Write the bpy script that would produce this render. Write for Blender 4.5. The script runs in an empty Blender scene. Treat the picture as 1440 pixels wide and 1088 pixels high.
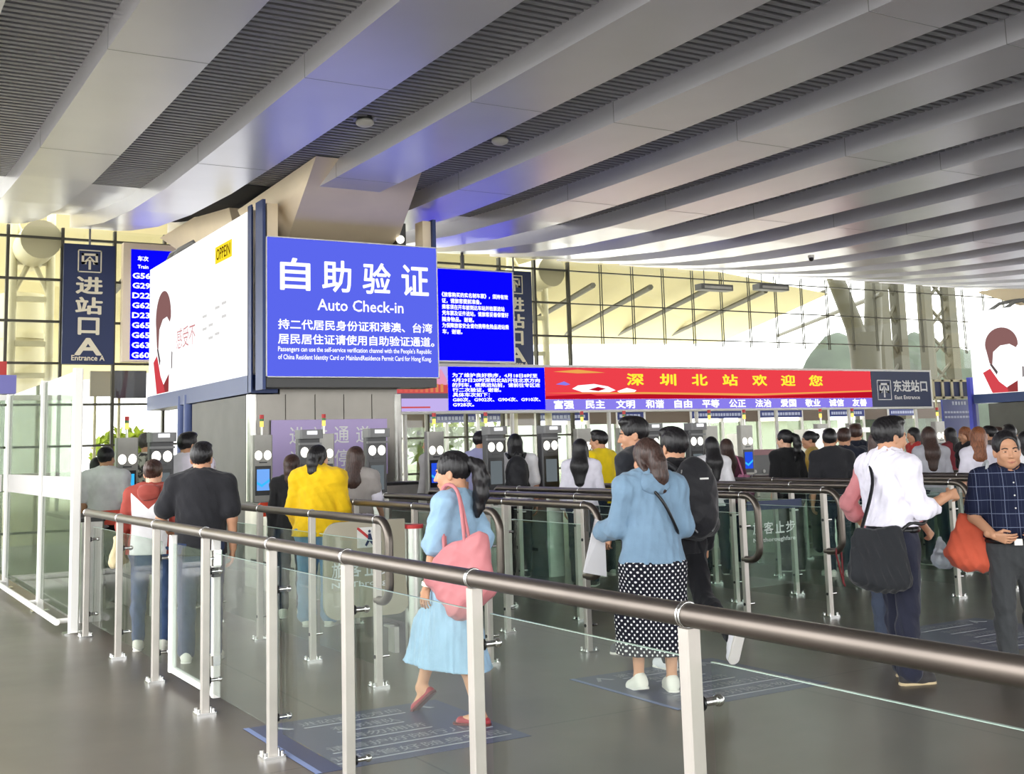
import bpy, math, random
import numpy as np
from mathutils import Vector, Matrix

random.seed(7)
rng = np.random.default_rng(7)
S = bpy.context.scene
COL = S.collection

# ------------------------------------------------------------------ camera
F_PX, CX, CY = 1620.9, 718.1, 415.3          # focal length and principal point in pixels (1440 x 1088)
CAM_Z = 1.6
YAW, PITCH, ROLL = 0.53789, 0.13092, -0.02885


def _axes():
    cy, sy, cp, sp = math.cos(YAW), math.sin(YAW), math.cos(PITCH), math.sin(PITCH)
    f = np.array([sy * cp, cy * cp, sp])
    r = np.array([cy, -sy, 0.0])
    u = np.cross(r, f)
    cr, sr = math.cos(ROLL), math.sin(ROLL)
    return cr * r + sr * u, -sr * r + cr * u, f


AX_R, AX_U, AX_F = _axes()
CAM = np.array([0.0, 0.0, CAM_Z])
cam_data = bpy.data.cameras.new('camera')
cam_ob = bpy.data.objects.new('camera', cam_data)
COL.objects.link(cam_ob)
cam_ob.matrix_world = Matrix(((AX_R[0], AX_U[0], -AX_F[0], 0), (AX_R[1], AX_U[1], -AX_F[1], 0),
                              (AX_R[2], AX_U[2], -AX_F[2], CAM_Z), (0, 0, 0, 1)))
cam_data.sensor_width = 36.0
cam_data.lens = F_PX / 1440 * 36.0
cam_data.shift_x = (720 - CX) / 1440
cam_data.shift_y = (CY - 544) / 1440
cam_data.clip_start = 0.05
cam_data.clip_end = 500
S.camera = cam_ob


def ray(x, y):
    return AX_F + (x - CX) / F_PX * AX_R - (y - CY) / F_PX * AX_U


def onz(x, y, z=0.0):
    d = ray(x, y); return CAM + d * ((z - CAM_Z) / d[2])


def onx(x, y, X):
    d = ray(x, y); return CAM + d * (X / d[0])


def ony(x, y, Y):
    d = ray(x, y); return CAM + d * (Y / d[1])


# ------------------------------------------------------------------ light and exposure
EXPO = 2.0
S.view_settings.view_transform = 'Standard'
S.view_settings.look = 'None'
S.view_settings.gamma = 1.0
S.view_settings.use_curve_mapping = False
S.view_settings.exposure = EXPO
S.cycles.transparent_max_bounces = 64          # the lanes' panes stand many deep
S.cycles.max_bounces = 12
world = bpy.data.worlds.new('sky')
S.world = world
world.use_nodes = True
wn = world.node_tree
wn.nodes['Background'].inputs['Color'].default_value = (0.98, 0.99, 1.0, 1)
wn.nodes['Background'].inputs['Strength'].default_value = 1.4


def area_light(name, loc, rot, sx, sy, power, color=(1, 1, 1)):
    l = bpy.data.lights.new(name, 'AREA'); l.shape = 'RECTANGLE'; l.size = sx; l.size_y = sy
    l.energy = power; l.color = color
    o = bpy.data.objects.new(name, l); COL.objects.link(o); o.location = loc; o.rotation_euler = rot
    return o


# ------------------------------------------------------------------ materials
def lin(c):
    return tuple(((v / 255) / 12.92 if v <= 10 else (((v / 255) + 0.055) / 1.055) ** 2.4) for v in c[:3])


def principled(name, rgb, rough=0.5, metal=0.0, spec=0.5, noise=None, bump=None, sheen=0.0):
    m = bpy.data.materials.new(name); m.use_nodes = True
    nt = m.node_tree; b = nt.nodes['Principled BSDF']
    c = lin(rgb)
    b.inputs['Base Color'].default_value = (*c, 1)
    b.inputs['Roughness'].default_value = rough
    b.inputs['Metallic'].default_value = metal
    b.inputs['Specular IOR Level'].default_value = spec
    if sheen:
        b.inputs['Sheen Weight'].default_value = sheen
    if noise or bump:
        tc = nt.nodes.new('ShaderNodeTexCoord')
    if noise:
        sc, amt = noise
        n = nt.nodes.new('ShaderNodeTexNoise'); n.inputs['Scale'].default_value = sc; n.inputs['Detail'].default_value = 5
        nt.links.new(tc.outputs['Object'], n.inputs['Vector'])
        r = nt.nodes.new('ShaderNodeValToRGB')
        r.color_ramp.elements[0].position = 0.3; r.color_ramp.elements[1].position = 0.7
        r.color_ramp.elements[0].color = (*[v * (1 - amt) for v in c], 1)
        r.color_ramp.elements[1].color = (*[min(1, v * (1 + amt)) for v in c], 1)
        nt.links.new(n.outputs['Fac'], r.inputs['Fac'])
        nt.links.new(r.outputs['Color'], b.inputs['Base Color'])
    if bump:
        sc, st = bump
        n2 = nt.nodes.new('ShaderNodeTexNoise'); n2.inputs['Scale'].default_value = sc; n2.inputs['Detail'].default_value = 3
        nt.links.new(tc.outputs['Object'], n2.inputs['Vector'])
        bp = nt.nodes.new('ShaderNodeBump'); bp.inputs['Strength'].default_value = st; bp.inputs['Distance'].default_value = 0.02
        nt.links.new(n2.outputs['Fac'], bp.inputs['Height'])
        nt.links.new(bp.outputs['Normal'], b.inputs['Normal'])
    return m


def emit(name, rgb, gain=1.0):
    """A lit surface (screen, lamp, backlit print) that reads as rgb at this exposure."""
    m = bpy.data.materials.new(name); m.use_nodes = True
    nt = m.node_tree; nt.nodes.remove(nt.nodes['Principled BSDF'])
    e = nt.nodes.new('ShaderNodeEmission')
    e.inputs['Color'].default_value = (*lin(rgb), 1)
    e.inputs['Strength'].default_value = gain / 2 ** EXPO
    nt.links.new(e.outputs['Emission'], nt.nodes['Material Output'].inputs['Surface'])
    return m


def glass(name, tint=(0.86, 0.93, 0.88), refl=0.9, haze=0.0, haze_rgb=(180, 205, 190)):
    m = bpy.data.materials.new(name); m.use_nodes = True
    nt = m.node_tree; nt.nodes.remove(nt.nodes['Principled BSDF'])
    t = nt.nodes.new('ShaderNodeBsdfTransparent'); t.inputs['Color'].default_value = (*tint, 1)
    g = nt.nodes.new('ShaderNodeBsdfGlossy'); g.inputs['Roughness'].default_value = 0.02
    g.inputs['Color'].default_value = (refl, refl, refl, 1)
    lw = nt.nodes.new('ShaderNodeLayerWeight'); lw.inputs['Blend'].default_value = 0.5
    pw = nt.nodes.new('ShaderNodeMath'); pw.operation = 'POWER'; pw.inputs[1].default_value = 5.0
    sc = nt.nodes.new('ShaderNodeMath'); sc.operation = 'MULTIPLY_ADD'; sc.inputs[1].default_value = 0.55; sc.inputs[2].default_value = 0.035
    nt.links.new(lw.outputs['Facing'], pw.inputs[0]); nt.links.new(pw.outputs[0], sc.inputs[0])
    mx = nt.nodes.new('ShaderNodeMixShader')
    nt.links.new(sc.outputs[0], mx.inputs['Fac'])
    base = t
    if haze:
        d = nt.nodes.new('ShaderNodeBsdfDiffuse'); d.inputs['Color'].default_value = (*lin(haze_rgb), 1)
        tl = nt.nodes.new('ShaderNodeBsdfTranslucent'); tl.inputs['Color'].default_value = (*lin(haze_rgb), 1)
        ad = nt.nodes.new('ShaderNodeMixShader'); ad.inputs['Fac'].default_value = 0.5
        nt.links.new(d.outputs[0], ad.inputs[1]); nt.links.new(tl.outputs[0], ad.inputs[2])
        m2 = nt.nodes.new('ShaderNodeMixShader'); m2.inputs['Fac'].default_value = haze
        nt.links.new(t.outputs[0], m2.inputs[1]); nt.links.new(ad.outputs[0], m2.inputs[2])
        base = m2
    nt.links.new(base.outputs[0], mx.inputs[1]); nt.links.new(g.outputs[0], mx.inputs[2])
    nt.links.new(mx.outputs[0], nt.nodes['Material Output'].inputs['Surface'])
    return m


M = {}
M['terminal'] = principled('terminal_steel', (150, 148, 142), 0.4, 0.5, noise=(6, 0.08))
M['steel'] = principled('brushed_steel', (200, 198, 192), 0.32, 0.9, noise=(6, 0.12))
M['post'] = principled('satin_post_steel', (182, 176, 168), 0.4, 0.5, noise=(5, 0.08))
M['tube'] = principled('dark_steel_tube', (112, 104, 97), 0.36, 0.9, noise=(3, 0.1))
M['dark_steel'] = principled('dark_steel', (70, 70, 70), 0.4, 0.8)
M['chrome'] = principled('chrome', (230, 230, 228), 0.12, 1.0)
M['white_metal'] = principled('white_painted_metal', (240, 238, 232), 0.4, 0.0)
M['beam'] = principled('aluminium_panel', (222, 222, 230), 0.28, 0.5, noise=(0.7, 0.05))
M['slat'] = principled('grey_slat', (150, 151, 156), 0.5, 0.2)
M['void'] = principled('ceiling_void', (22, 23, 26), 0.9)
M['panel'] = principled('column_panel', (134, 130, 123), 0.34, 0.55, noise=(1.5, 0.1))
M['capital'] = principled('beige_panel', (246, 228, 198), 0.5, 0.1, noise=(1.2, 0.05))
M['darkmetal'] = principled('dark_column_metal', (84, 83, 80), 0.5, 0.0, noise=(2, 0.15))
M['navy'] = principled('navy_panel', (27, 43, 84), 0.45)
M['navy_frame'] = principled('navy_frame', (44, 62, 112), 0.4, 0.2)
M['letter'] = principled('cream_lettering', (226, 218, 192), 0.6)
M['white_letter'] = principled('white_lettering', (240, 240, 240), 0.6)
M['black'] = principled('black_plastic', (22, 22, 24), 0.35)
M['grey'] = principled('grey_plastic', (120, 120, 120), 0.45)
M['red'] = principled('red_flap', (232, 74, 40), 0.45)
M['red_ring'] = principled('red_band', (200, 50, 50), 0.45)
M['glass'] = glass('clear_glass', (0.94, 0.97, 0.945), 0.65)
M['glass_green'] = glass('green_glass', (0.90, 0.945, 0.92), 0.9)
M['glass_tall'] = glass('tall_green_glass', (0.62, 0.68, 0.60), 0.9, 0.26, (124, 133, 115))
M['glass_edge'] = principled('glass_edge', (150, 172, 160), 0.3)
M['frost'] = principled('frosted_strip', (196, 192, 190), 0.6)
M['glass_facade'] = glass('facade_glass', (0.97, 0.98, 0.95), 0.6)
M['mullion'] = principled('dark_mullion', (74, 72, 60), 0.5, 0.3)
M['outdoor_steel'] = principled('shade_darkened_steel', (66, 63, 46), 0.6)  # cream steel given a dark colour that stands in for shade under the canopy
M['cream'] = principled('cream_steel', (206, 198, 160), 0.55, 0.0)
M['roofcream'] = principled('cream_roof_panel', (214, 204, 158), 0.7, noise=(0.15, 0.05))
M['lamp'] = emit('lamp_white', (255, 250, 235), 3.0)
M['amber'] = emit('amber_lamp', (255, 210, 110), 1.6)
M['led_blue'] = emit('led_blue', (8, 6, 252), 1.1)
M['sign_blue'] = emit('backlit_blue', (92, 104, 238), 1.0)
M['led_white'] = emit('led_white', (250, 250, 255), 1.3)
M['ad_white'] = emit('ad_white', (253, 253, 253), 1.35)
M['led_red'] = emit('led_red', (238, 66, 76), 1.0)
M['led_dred'] = emit('led_dark_red', (186, 18, 40), 1.0)
M['led_yellow'] = emit('led_yellow', (250, 236, 60), 1.1)
M['led_orange'] = emit('led_orange', (240, 170, 84), 1.0)
M['led_lav'] = emit('led_lavender', (140, 128, 236), 1.0)
M['scr_lblue'] = emit('screen_light_blue', (120, 175, 250), 1.0)
M['scr_blue'] = emit('screen_blue', (40, 84, 230), 1.0)
M['scr_cyan'] = emit('screen_cyan', (60, 190, 255), 1.0)
M['scr_dim'] = emit('screen_dim', (104, 112, 116), 1.0)


def floor_material():
    m = principled('polished_stone_floor', (112, 108, 100), 0.24, 0.0, 0.5)
    nt = m.node_tree; b = nt.nodes['Principled BSDF']
    tc = nt.nodes.new('ShaderNodeTexCoord')
    off = nt.nodes.new('ShaderNodeMapping'); off.inputs['Location'].default_value = (0.31, 0.17, 0.43)
    nt.links.new(tc.outputs['Object'], off.inputs['Vector'])
    n = nt.nodes.new('ShaderNodeTexNoise'); n.inputs['Scale'].default_value = 0.8; n.inputs['Detail'].default_value = 7
    nt.links.new(off.outputs['Vector'], n.inputs['Vector'])
    r = nt.nodes.new('ShaderNodeValToRGB')
    r.color_ramp.elements[0].position = 0.3; r.color_ramp.elements[1].position = 0.72
    r.color_ramp.elements[0].color = (*lin((90, 84, 75)), 1); r.color_ramp.elements[1].color = (*lin((112, 104, 93)), 1)
    nt.links.new(n.outputs['Fac'], r.inputs['Fac'])
    # joints of large slabs
    br = nt.nodes.new('ShaderNodeTexBrick'); br.offset = 0.0
    br.inputs['Scale'].default_value = 1.0; br.inputs['Brick Width'].default_value = 2.75; br.inputs['Row Height'].default_value = 5.9
    br.inputs['Mortar Size'].default_value = 0.008; br.inputs['Mortar Smooth'].default_value = 0.3
    br.inputs['Color1'].default_value = (1, 1, 1, 1); br.inputs['Color2'].default_value = (0.95, 0.95, 0.95, 1); br.inputs['Mortar'].default_value = (0.55, 0.55, 0.55, 1)
    nt.links.new(tc.outputs['Object'], br.inputs['Vector'])
    mx = nt.nodes.new('ShaderNodeMix'); mx.data_type = 'RGBA'; mx.blend_type = 'MULTIPLY'; mx.inputs[0].default_value = 1
    nt.links.new(r.outputs['Color'], mx.inputs[6]); nt.links.new(br.outputs['Color'], mx.inputs[7])
    nt.links.new(mx.outputs[2], b.inputs['Base Color'])
    n2 = nt.nodes.new('ShaderNodeTexNoise'); n2.inputs['Scale'].default_value = 3; n2.inputs['Detail'].default_value = 6
    nt.links.new(off.outputs['Vector'], n2.inputs['Vector'])
    mr = nt.nodes.new('ShaderNodeMapRange'); mr.inputs[3].default_value = 0.29; mr.inputs[4].default_value = 0.36
    nt.links.new(n2.outputs['Fac'], mr.inputs[0]); nt.links.new(mr.outputs[0], b.inputs['Roughness'])
    return m


M['floor'] = floor_material()


# ------------------------------------------------------------------ mesh building
class MB:
    """Collects shapes and links them as ONE mesh object."""

    def __init__(self):
        self.v = []; self.f = []; self.mi = []; self.sm = []; self.mats = []

    def mat(self, m):
        if m not in self.mats:
            self.mats.append(m)
        return self.mats.index(m)

    def add(self, vs, fs, m, smooth=False):
        o = len(self.v); i = self.mat(m)
        self.v.extend([tuple(map(float, p)) for p in vs])
        for f in fs:
            self.f.append(tuple(o + k for k in f)); self.mi.append(i); self.sm.append(smooth)
        return self

    def box(self, lo, hi, m, bev=0.0):
        x0, y0, z0 = lo; x1, y1, z1 = hi
        if bev <= 0:
            vs = [(x0, y0, z0), (x1, y0, z0), (x1, y1, z0), (x0, y1, z0), (x0, y0, z1), (x1, y0, z1), (x1, y1, z1), (x0, y1, z1)]
            fs = [(0, 3, 2, 1), (4, 5, 6, 7), (0, 1, 5, 4), (1, 2, 6, 5), (2, 3, 7, 6), (3, 0, 4, 7)]
            return self.add(vs, fs, m)
        b = min(bev, (x1 - x0) / 2.01, (y1 - y0) / 2.01, (z1 - z0) / 2.01)
        return self.prism([(x0 + b, y0), (x1 - b, y0), (x1, y0 + b), (x1, y1 - b), (x1 - b, y1), (x0 + b, y1), (x0, y1 - b), (x0, y0 + b)], z0, z1, m)

    def prism(self, poly, z0, z1, m, smooth=False):
        n = len(poly)
        vs = [(x, y, z0) for x, y in poly] + [(x, y, z1) for x, y in poly]
        fs = [tuple(range(n - 1, -1, -1)), tuple(range(n, 2 * n))]
        self.add(vs, fs, m)
        self.add(vs, [(i, (i + 1) % n, n + (i + 1) % n, n + i) for i in range(n)], m, smooth)
        return self

    def extrude(self, poly3, vec, m):
        """A planar 3-D outline pushed along vec."""
        n = len(poly3); vec = np.array(vec, float)
        a = [np.array(p, float) for p in poly3]; b = [p + vec for p in a]
        fs = [tuple(range(n)), tuple(range(2 * n - 1, n - 1, -1))] + [(i, n + i, n + (i + 1) % n, (i + 1) % n) for i in range(n)]
        return self.add(a + b, fs, m)

    def obox(self, c, ax, ay, az, m):
        c, ax, ay, az = map(lambda q: np.array(q, float), (c, ax, ay, az))
        vs = [c + sx * ax + sy * ay + sz * az for sz in (-1, 1) for sx, sy in ((-1, -1), (1, -1), (1, 1), (-1, 1))]
        return self.add(vs, [(0, 3, 2, 1), (4, 5, 6, 7), (0, 1, 5, 4), (1, 2, 6, 5), (2, 3, 7, 6), (3, 0, 4, 7)], m)

    def tube(self, path, r, m, n=14, caps=True, radii=None):
        P = [np.array(p, float) for p in path]; k = len(P)
        vs = []; prev = None
        for i in range(k):
            t = P[min(i + 1, k - 1)] - P[max(i - 1, 0)]
            t = t / (np.linalg.norm(t) + 1e-12)
            if prev is None:
                a = np.array([0, 0, 1.0]) if abs(t[2]) < 0.9 else np.array([1.0, 0, 0])
                u = np.cross(t, a)
            else:
                u = prev - t * (prev @ t)
            u = u / (np.linalg.norm(u) + 1e-12); prev = u
            w = np.cross(t, u); rr = radii[i] if radii is not None else r
            for j in range(n):
                an = 2 * math.pi * j / n
                vs.append(P[i] + rr * (math.cos(an) * u + math.sin(an) * w))
        fs = [(i * n + j, i * n + (j + 1) % n, (i + 1) * n + (j + 1) % n, (i + 1) * n + j) for i in range(k - 1) for j in range(n)]
        self.add(vs, fs, m, True)
        if caps:
            self.add([vs[j] for j in range(n)], [tuple(range(n - 1, -1, -1))], m)
            self.add([vs[(k - 1) * n + j] for j in range(n)], [tuple(range(n))], m)
        return self

    def cyl(self, c, r, z0, z1, m, n=20):
        return self.tube([(c[0], c[1], z0), (c[0], c[1], z1)], r, m, n)

    def ball(self, c, r, m, n=12, sc=(1, 1, 1)):
        vs = []; fs = []
        for i in range(n + 1):
            th = math.pi * i / n
            for j in range(2 * n):
                ph = math.pi * j / n
                vs.append((c[0] + sc[0] * r * math.sin(th) * math.cos(ph), c[1] + sc[1] * r * math.sin(th) * math.sin(ph), c[2] + sc[2] * r * math.cos(th)))
        for i in range(n):
            for j in range(2 * n):
                fs.append((i * 2 * n + j, (i + 1) * 2 * n + j, (i + 1) * 2 * n + (j + 1) % (2 * n), i * 2 * n + (j + 1) % (2 * n)))
        return self.add(vs, fs, m, True)

    def raw(self, verts, faces, m, smooth=True):
        o = len(self.v); i = self.mat(m)
        self.v.extend(map(tuple, np.asarray(verts, float).tolist()))
        self.f.extend([tuple(o + k for k in f) for f in np.asarray(faces).tolist()] if len(faces) else [])
        self.mi.extend([i] * len(faces)); self.sm.extend([smooth] * len(faces))
        return self

    def mesh(self, name):
        me = bpy.data.meshes.new(name)
        me.from_pydata(self.v, [], self.f)
        for m in self.mats:
            me.materials.append(m)
        me.polygons.foreach_set('material_index', self.mi)
        me.polygons.foreach_set('use_smooth', self.sm)
        me.update()
        return me

    def build(self, name, parent=None, loc=None, **props):
        o = bpy.data.objects.new(name, self.mesh(name)); COL.objects.link(o)
        if parent is not None:
            o.parent = parent
        if loc is not None:
            o.location = loc
        tag(o, **props)
        return o


def tag(o, label=None, cat=None, group=None, kind=None):
    if label: o['label'] = label
    if cat: o['category'] = cat
    if group: o['group'] = group
    if kind: o['kind'] = kind
    return o


def empty(name, loc, label, cat, group=None, rz=0.0):
    o = bpy.data.objects.new(name, None); COL.objects.link(o)
    o.empty_display_size = 0.1; o.location = loc; o.rotation_euler = (0, 0, rz)
    return tag(o, label, cat, group)


def link_copy(o, parent=None):
    c = o.copy(); COL.objects.link(c)
    if parent is not None:
        c.parent = parent
    for ch in list(o.children):
        link_copy(ch, c)
    return c


# ------------------------------------------------------------------ lettering
_TXT = {}


def text_geo(body, bold=0.0):
    if bold:
        v, f = text_geo(body)                      # heavier strokes: the same outline repeated a stroke's width apart
        n = len(v); vs = []; fs = []
        for k, (dx, dy) in enumerate(((-1, 0), (1, 0), (0, -1), (0, 1), (-0.7, -0.7), (0.7, 0.7), (-0.7, 0.7), (0.7, -0.7))):
            vs.append(v + np.array([dx * bold, dy * bold, k * 1e-5])); fs += [tuple(i + k * n for i in q) for q in f]
        return (np.concatenate(vs) if n else v), fs
    key = (body, bold)
    if key not in _TXT:
        cu = bpy.data.curves.new('lettering_source', 'FONT'); cu.body = body; cu.size = 1.0
        cu.resolution_u = 2; cu.extrude = 0.0
        ob = bpy.data.objects.new('lettering_source', cu); COL.objects.link(ob)
        dg = bpy.context.evaluated_depsgraph_get()
        me = bpy.data.meshes.new_from_object(ob.evaluated_get(dg))
        v = np.array([p.co[:] for p in me.vertices]); f = [tuple(p.vertices) for p in me.polygons]
        bpy.data.objects.remove(ob); bpy.data.curves.remove(cu); bpy.data.meshes.remove(me)
        _TXT[key] = (v, f)
    return _TXT[key]


class Face:
    """A flat face in space: origin at its lower left corner, u to the right, v up, n towards the reader."""

    def __init__(self, o, u, v):
        self.o = np.array(o, float); self.u = np.array(u, float); self.v = np.array(v, float)
        self.n = np.cross(self.u, self.v)

    def p(self, a, b, d=0.0):
        return self.o + a * self.u + b * self.v + d * self.n

    def rect(self, mb, a0, b0, a1, b1, m, d0=0.0, d1=0.004):
        return self.poly(mb, [(a0, b0), (a1, b0), (a1, b1), (a0, b1)], m, d0, d1)

    def poly(self, mb, pts, m, d0=0.0, d1=0.004):
        return mb.extrude([self.p(a, b, d1) for a, b in pts], self.n * (d0 - d1), m)

    def text(self, mb, body, a0, b0, a1, b1, m, bold=0.0, d=0.006, box=None):
        """Letters stretched into the box (a0, b0)-(a1, b1)."""
        v, f = text_geo(body, bold)
        if len(v) == 0:
            return mb
        lo = v.min(0); hi = v.max(0)
        if box == 'line':                      # keep a common height for lines of Chinese type
            lo[1], hi[1] = -0.12, 0.86
        w = np.maximum(hi - lo, 1e-6)
        q = [self.p(a0 + (p[0] - lo[0]) / w[0] * (a1 - a0), b0 + (p[1] - lo[1]) / w[1] * (b1 - b0), d + p[2]) for p in v]
        return mb.add(q, f, m)


# ================================================================== the setting
EXT = 60.0
mb = MB(); mb.box((-25, -14, -0.3), (60, 24.4, 0.0), M['floor'])
mb.build('floor', kind='structure')
M['paving'] = principled('pale_paving', (216, 212, 200), 0.8, noise=(0.5, 0.08))
mb = MB(); mb.box((-80, 24.4, -0.3), (140, 120, -0.02), M['paving']); mb.box((-80, -80, -0.3), (140, -14, -0.02), M['paving'])
mb.box((-80, -14, -0.3), (-25, 24.4, -0.02), M['paving']); mb.box((60, -14, -0.3), (140, 24.4, -0.02), M['paving'])
mb.build('ground', kind='structure')

# canopy: soffit with cross slats between broad bottom-clad beams that flare up to the far edge
ZK = [(-12, 5.1), (12.5, 5.08), (15, 5.1), (17, 5.19), (19, 5.37), (21, 5.66), (22, 5.83)]


def zbeam(Y):
    for (a, za), (b, zb) in zip(ZK, ZK[1:]):
        if Y <= b:
            return za + (zb - za) * (Y - a) / (b - a)
    return ZK[-1][1]


YS = [-12, -6, -2, 2, 6, 9, 12, 13.5, 15, 16, 17, 18, 19, 20, 21, 22]
X_BEAMS = [1.96 + 1.775 * k for k in range(-2, 20)]
SOFFIT = 0.235
mb = MB()
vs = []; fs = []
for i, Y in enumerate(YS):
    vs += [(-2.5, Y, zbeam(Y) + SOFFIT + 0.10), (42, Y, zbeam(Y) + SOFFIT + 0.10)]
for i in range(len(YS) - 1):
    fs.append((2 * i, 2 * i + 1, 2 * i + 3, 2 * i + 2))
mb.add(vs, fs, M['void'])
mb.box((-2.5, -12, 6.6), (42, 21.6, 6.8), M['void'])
y = 2.0
while y < 16.4:
    z = zbeam(y) + SOFFIT
    mb.box((-2.5, y, z), (42, y + 0.062, z + 0.075), M['slat'])
    y += 0.115
ys = np.linspace(16.4, 22, 10)
vs = [(x, yy, zbeam(yy) + SOFFIT) for yy in ys for x in (-2.5, 42)]
mb.add(vs, [(2 * i, 2 * i + 1, 2 * i + 3, 2 * i + 2) for i in range(len(ys) - 1)], M['beam'])
# dark sheet just under the soffit beside the column head
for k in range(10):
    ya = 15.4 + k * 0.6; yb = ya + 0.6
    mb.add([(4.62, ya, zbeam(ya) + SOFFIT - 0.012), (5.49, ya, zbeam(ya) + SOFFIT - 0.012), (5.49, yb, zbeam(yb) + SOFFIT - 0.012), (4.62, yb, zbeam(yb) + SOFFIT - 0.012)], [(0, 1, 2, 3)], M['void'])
mb.build('ceiling', kind='structure')

bw = 0.87
proto = None
for k, x0 in enumerate(X_BEAMS):
    if proto is None:
        mb = MB()
        pr = []
        for Y in YS:
            zb = zbeam(Y)
            pr.append([(0, Y, zb + SOFFIT + 0.12), (0, Y, zb), (bw, Y, zb), (bw, Y, zb + SOFFIT + 0.12)])
        for a, b in zip(pr, pr[1:]):
            for j in range(3):
                mb.add([a[j], a[j + 1], b[j + 1], b[j]], [(0, 3, 2, 1)], M['beam'])
        mb.add(pr[-1], [(0, 1, 2, 3)], M['beam'])
        # panel joints: thin grooves across the cladding
        for Y in (6.3, 9.9, 13.5):
            zb = zbeam(Y)
            mb.box((-0.002, Y, zb - 0.002), (bw + 0.002, Y + 0.008, zb + SOFFIT), M['slat'])
        proto = mb.build('ceiling_beam', kind='structure'); proto.location.x = x0
    else:
        c = proto.copy(); COL.objects.link(c); c.location.x = x0

# ------------------------------------------------------------------ the far glass front
FY = 22.2
Z_H = [0.35, 1.1, 1.85, 2.6, 3.35, 4.11, 4.88, 5.65]
X_V = [-1.0 + 0.93 * k for k in range(40)]


def facade(name, i0, i1, skip_low=None, thin=False):
    mb = MB(); r = 0.026 if not thin else 0.014
    for k in range(i0, i1 + 1):
        x = X_V[k]
        if thin:
            for dx in (-0.03, 0.03):
                mb.box((x + dx - 0.006, FY - 0.015, 3.95), (x + dx + 0.006, FY + 0.015, 5.85), M['mullion'])
        else:
            mb.box((x - r, FY - 0.05, 0), (x + r, FY + 0.06, 5.85), M['mullion'])
    for z in Z_H:
        if thin and z < 3.9:
            continue
        mb.box((X_V[i0], FY - 0.035, z - r * 0.8), (X_V[i1], FY + 0.045, z + r * 0.8), M['mullion'])
    o = mb.build(name, kind='structure')
    g = MB(); g.box((X_V[i0], FY - 0.006, 2.6 if thin else 0.1), (X_V[i1], FY + 0.006, 5.85), M['glass_facade'])
    g.build('pane', o)
    return o


facade('window_1', 0, 17)
facade('window_2', 17, 39, thin=True)

# pale steel framing behind the glass: tubular columns with lattice webs
def framed_column(x0, x1, yy, label):
    t = empty('steel_column', (0.5 * (x0 + x1), yy, 0), label, 'column', 'cream steel columns behind the glass front')
    w = (x1 - x0) / 2
    m = MB()
    for s in (-1, 1):
        m.tube([(s * w, 0, 0), (s * w, 0, 7.0)], 0.085, M['cream'], 12)
    m.build('column_tube', t)
    m = MB()
    for z in (2.4, 3.15, 3.75, 4.6, 5.3):
        m.box((-w, -0.05, z), (w, 0.05, z + 0.1), M['cream'])
    m.tube([(-w, 0, 4.7), (w, 0, 6.2)], 0.05, M['cream'], 8)
    m.tube([(w, 0, 4.7), (-w, 0, 6.2)], 0.05, M['cream'], 8)
    m.build('cross_brace', t)
    m = MB(); m.tube([(0, -1.1, 5.62), (0, 0.6, 5.62)], 0.36, M['cream'], 22); m.build('roof_tube', t)


framed_column(2.95, 3.62, 23.3, 'cream steel column with round roof tube left of the tall navy entrance banner')
framed_column(13.9, 14.85, 23.3, 'cream steel column with round roof tube right of the second navy banner')
t = empty('steel_column', (3.3, 24.6, 0), 'wide pale cream column shaft behind the leftmost glass cells', 'column')
m = MB(); m.tube([(0, 0, 0), (0, 0, 4.9)], 0.42, M['cream'], 24); m.build('column_tube', t)
m = MB(); m.tube([(0, 0, 4.0), (0, 0, 4.12)], 0.46, M['cream'], 24); m.build('collar', t)

# sloping pale roof of the neighbouring hall, with ribs
mb = MB()
RA, RB, RC = (-14, 27, 8.0), (18, 27, 7.4), tuple(ony(1165, 413, 27))
RD, RE, RF = tuple(ony(1010, 483, 48)), tuple(ony(560, 486, 48)), tuple(ony(20, 545, 48))
mb.add([RA, RB, RE, RF], [(0, 1, 2, 3)], M['roofcream']); mb.add([RB, RC, RD, RE], [(0, 1, 2, 3)], M['roofcream'])
for k in range(-9, 5):
    a, b = ony(865 + 76 * (k - 1), 472, 46), ony(996 + 81 * (k - 1), 406 + 2.5 * (k - 1), 28)
    mb.tube([a, b], 0.09, M['outdoor_steel'], 6)
hall = mb.build('canopy_roof', label='sloping cream roof with diagonal ribs seen through the far glass front', cat='roof')

# lattice towers and the forked tree column outside on the right
def lattice(x0, x1, yy, label):
    t = empty('lattice_tower', (0.5 * (x0 + x1), yy, 0), label, 'tower', 'lattice towers outside the glass front')
    w = (x1 - x0) / 2
    for s in (-1, 1):
        m = MB(); m.box((s * w - 0.22, -0.2, 0), (s * w + 0.22, 0.2, 9), M['outdoor_steel']); m.build('chord', t)
    m = MB(); z = 0.0; k = 0
    while z < 8.5:
        m.tube([(-w, 0, z), (w, 0, z + 1.15)], 0.07, M['outdoor_steel'], 6)
        m.tube([(w, 0, z), (-w, 0, z + 1.15)], 0.07, M['outdoor_steel'], 6)
        z += 1.15
    m.build('lattice_web', t)


def at_y(px, Y):
    return ony(px, 480, Y)[0]


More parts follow.
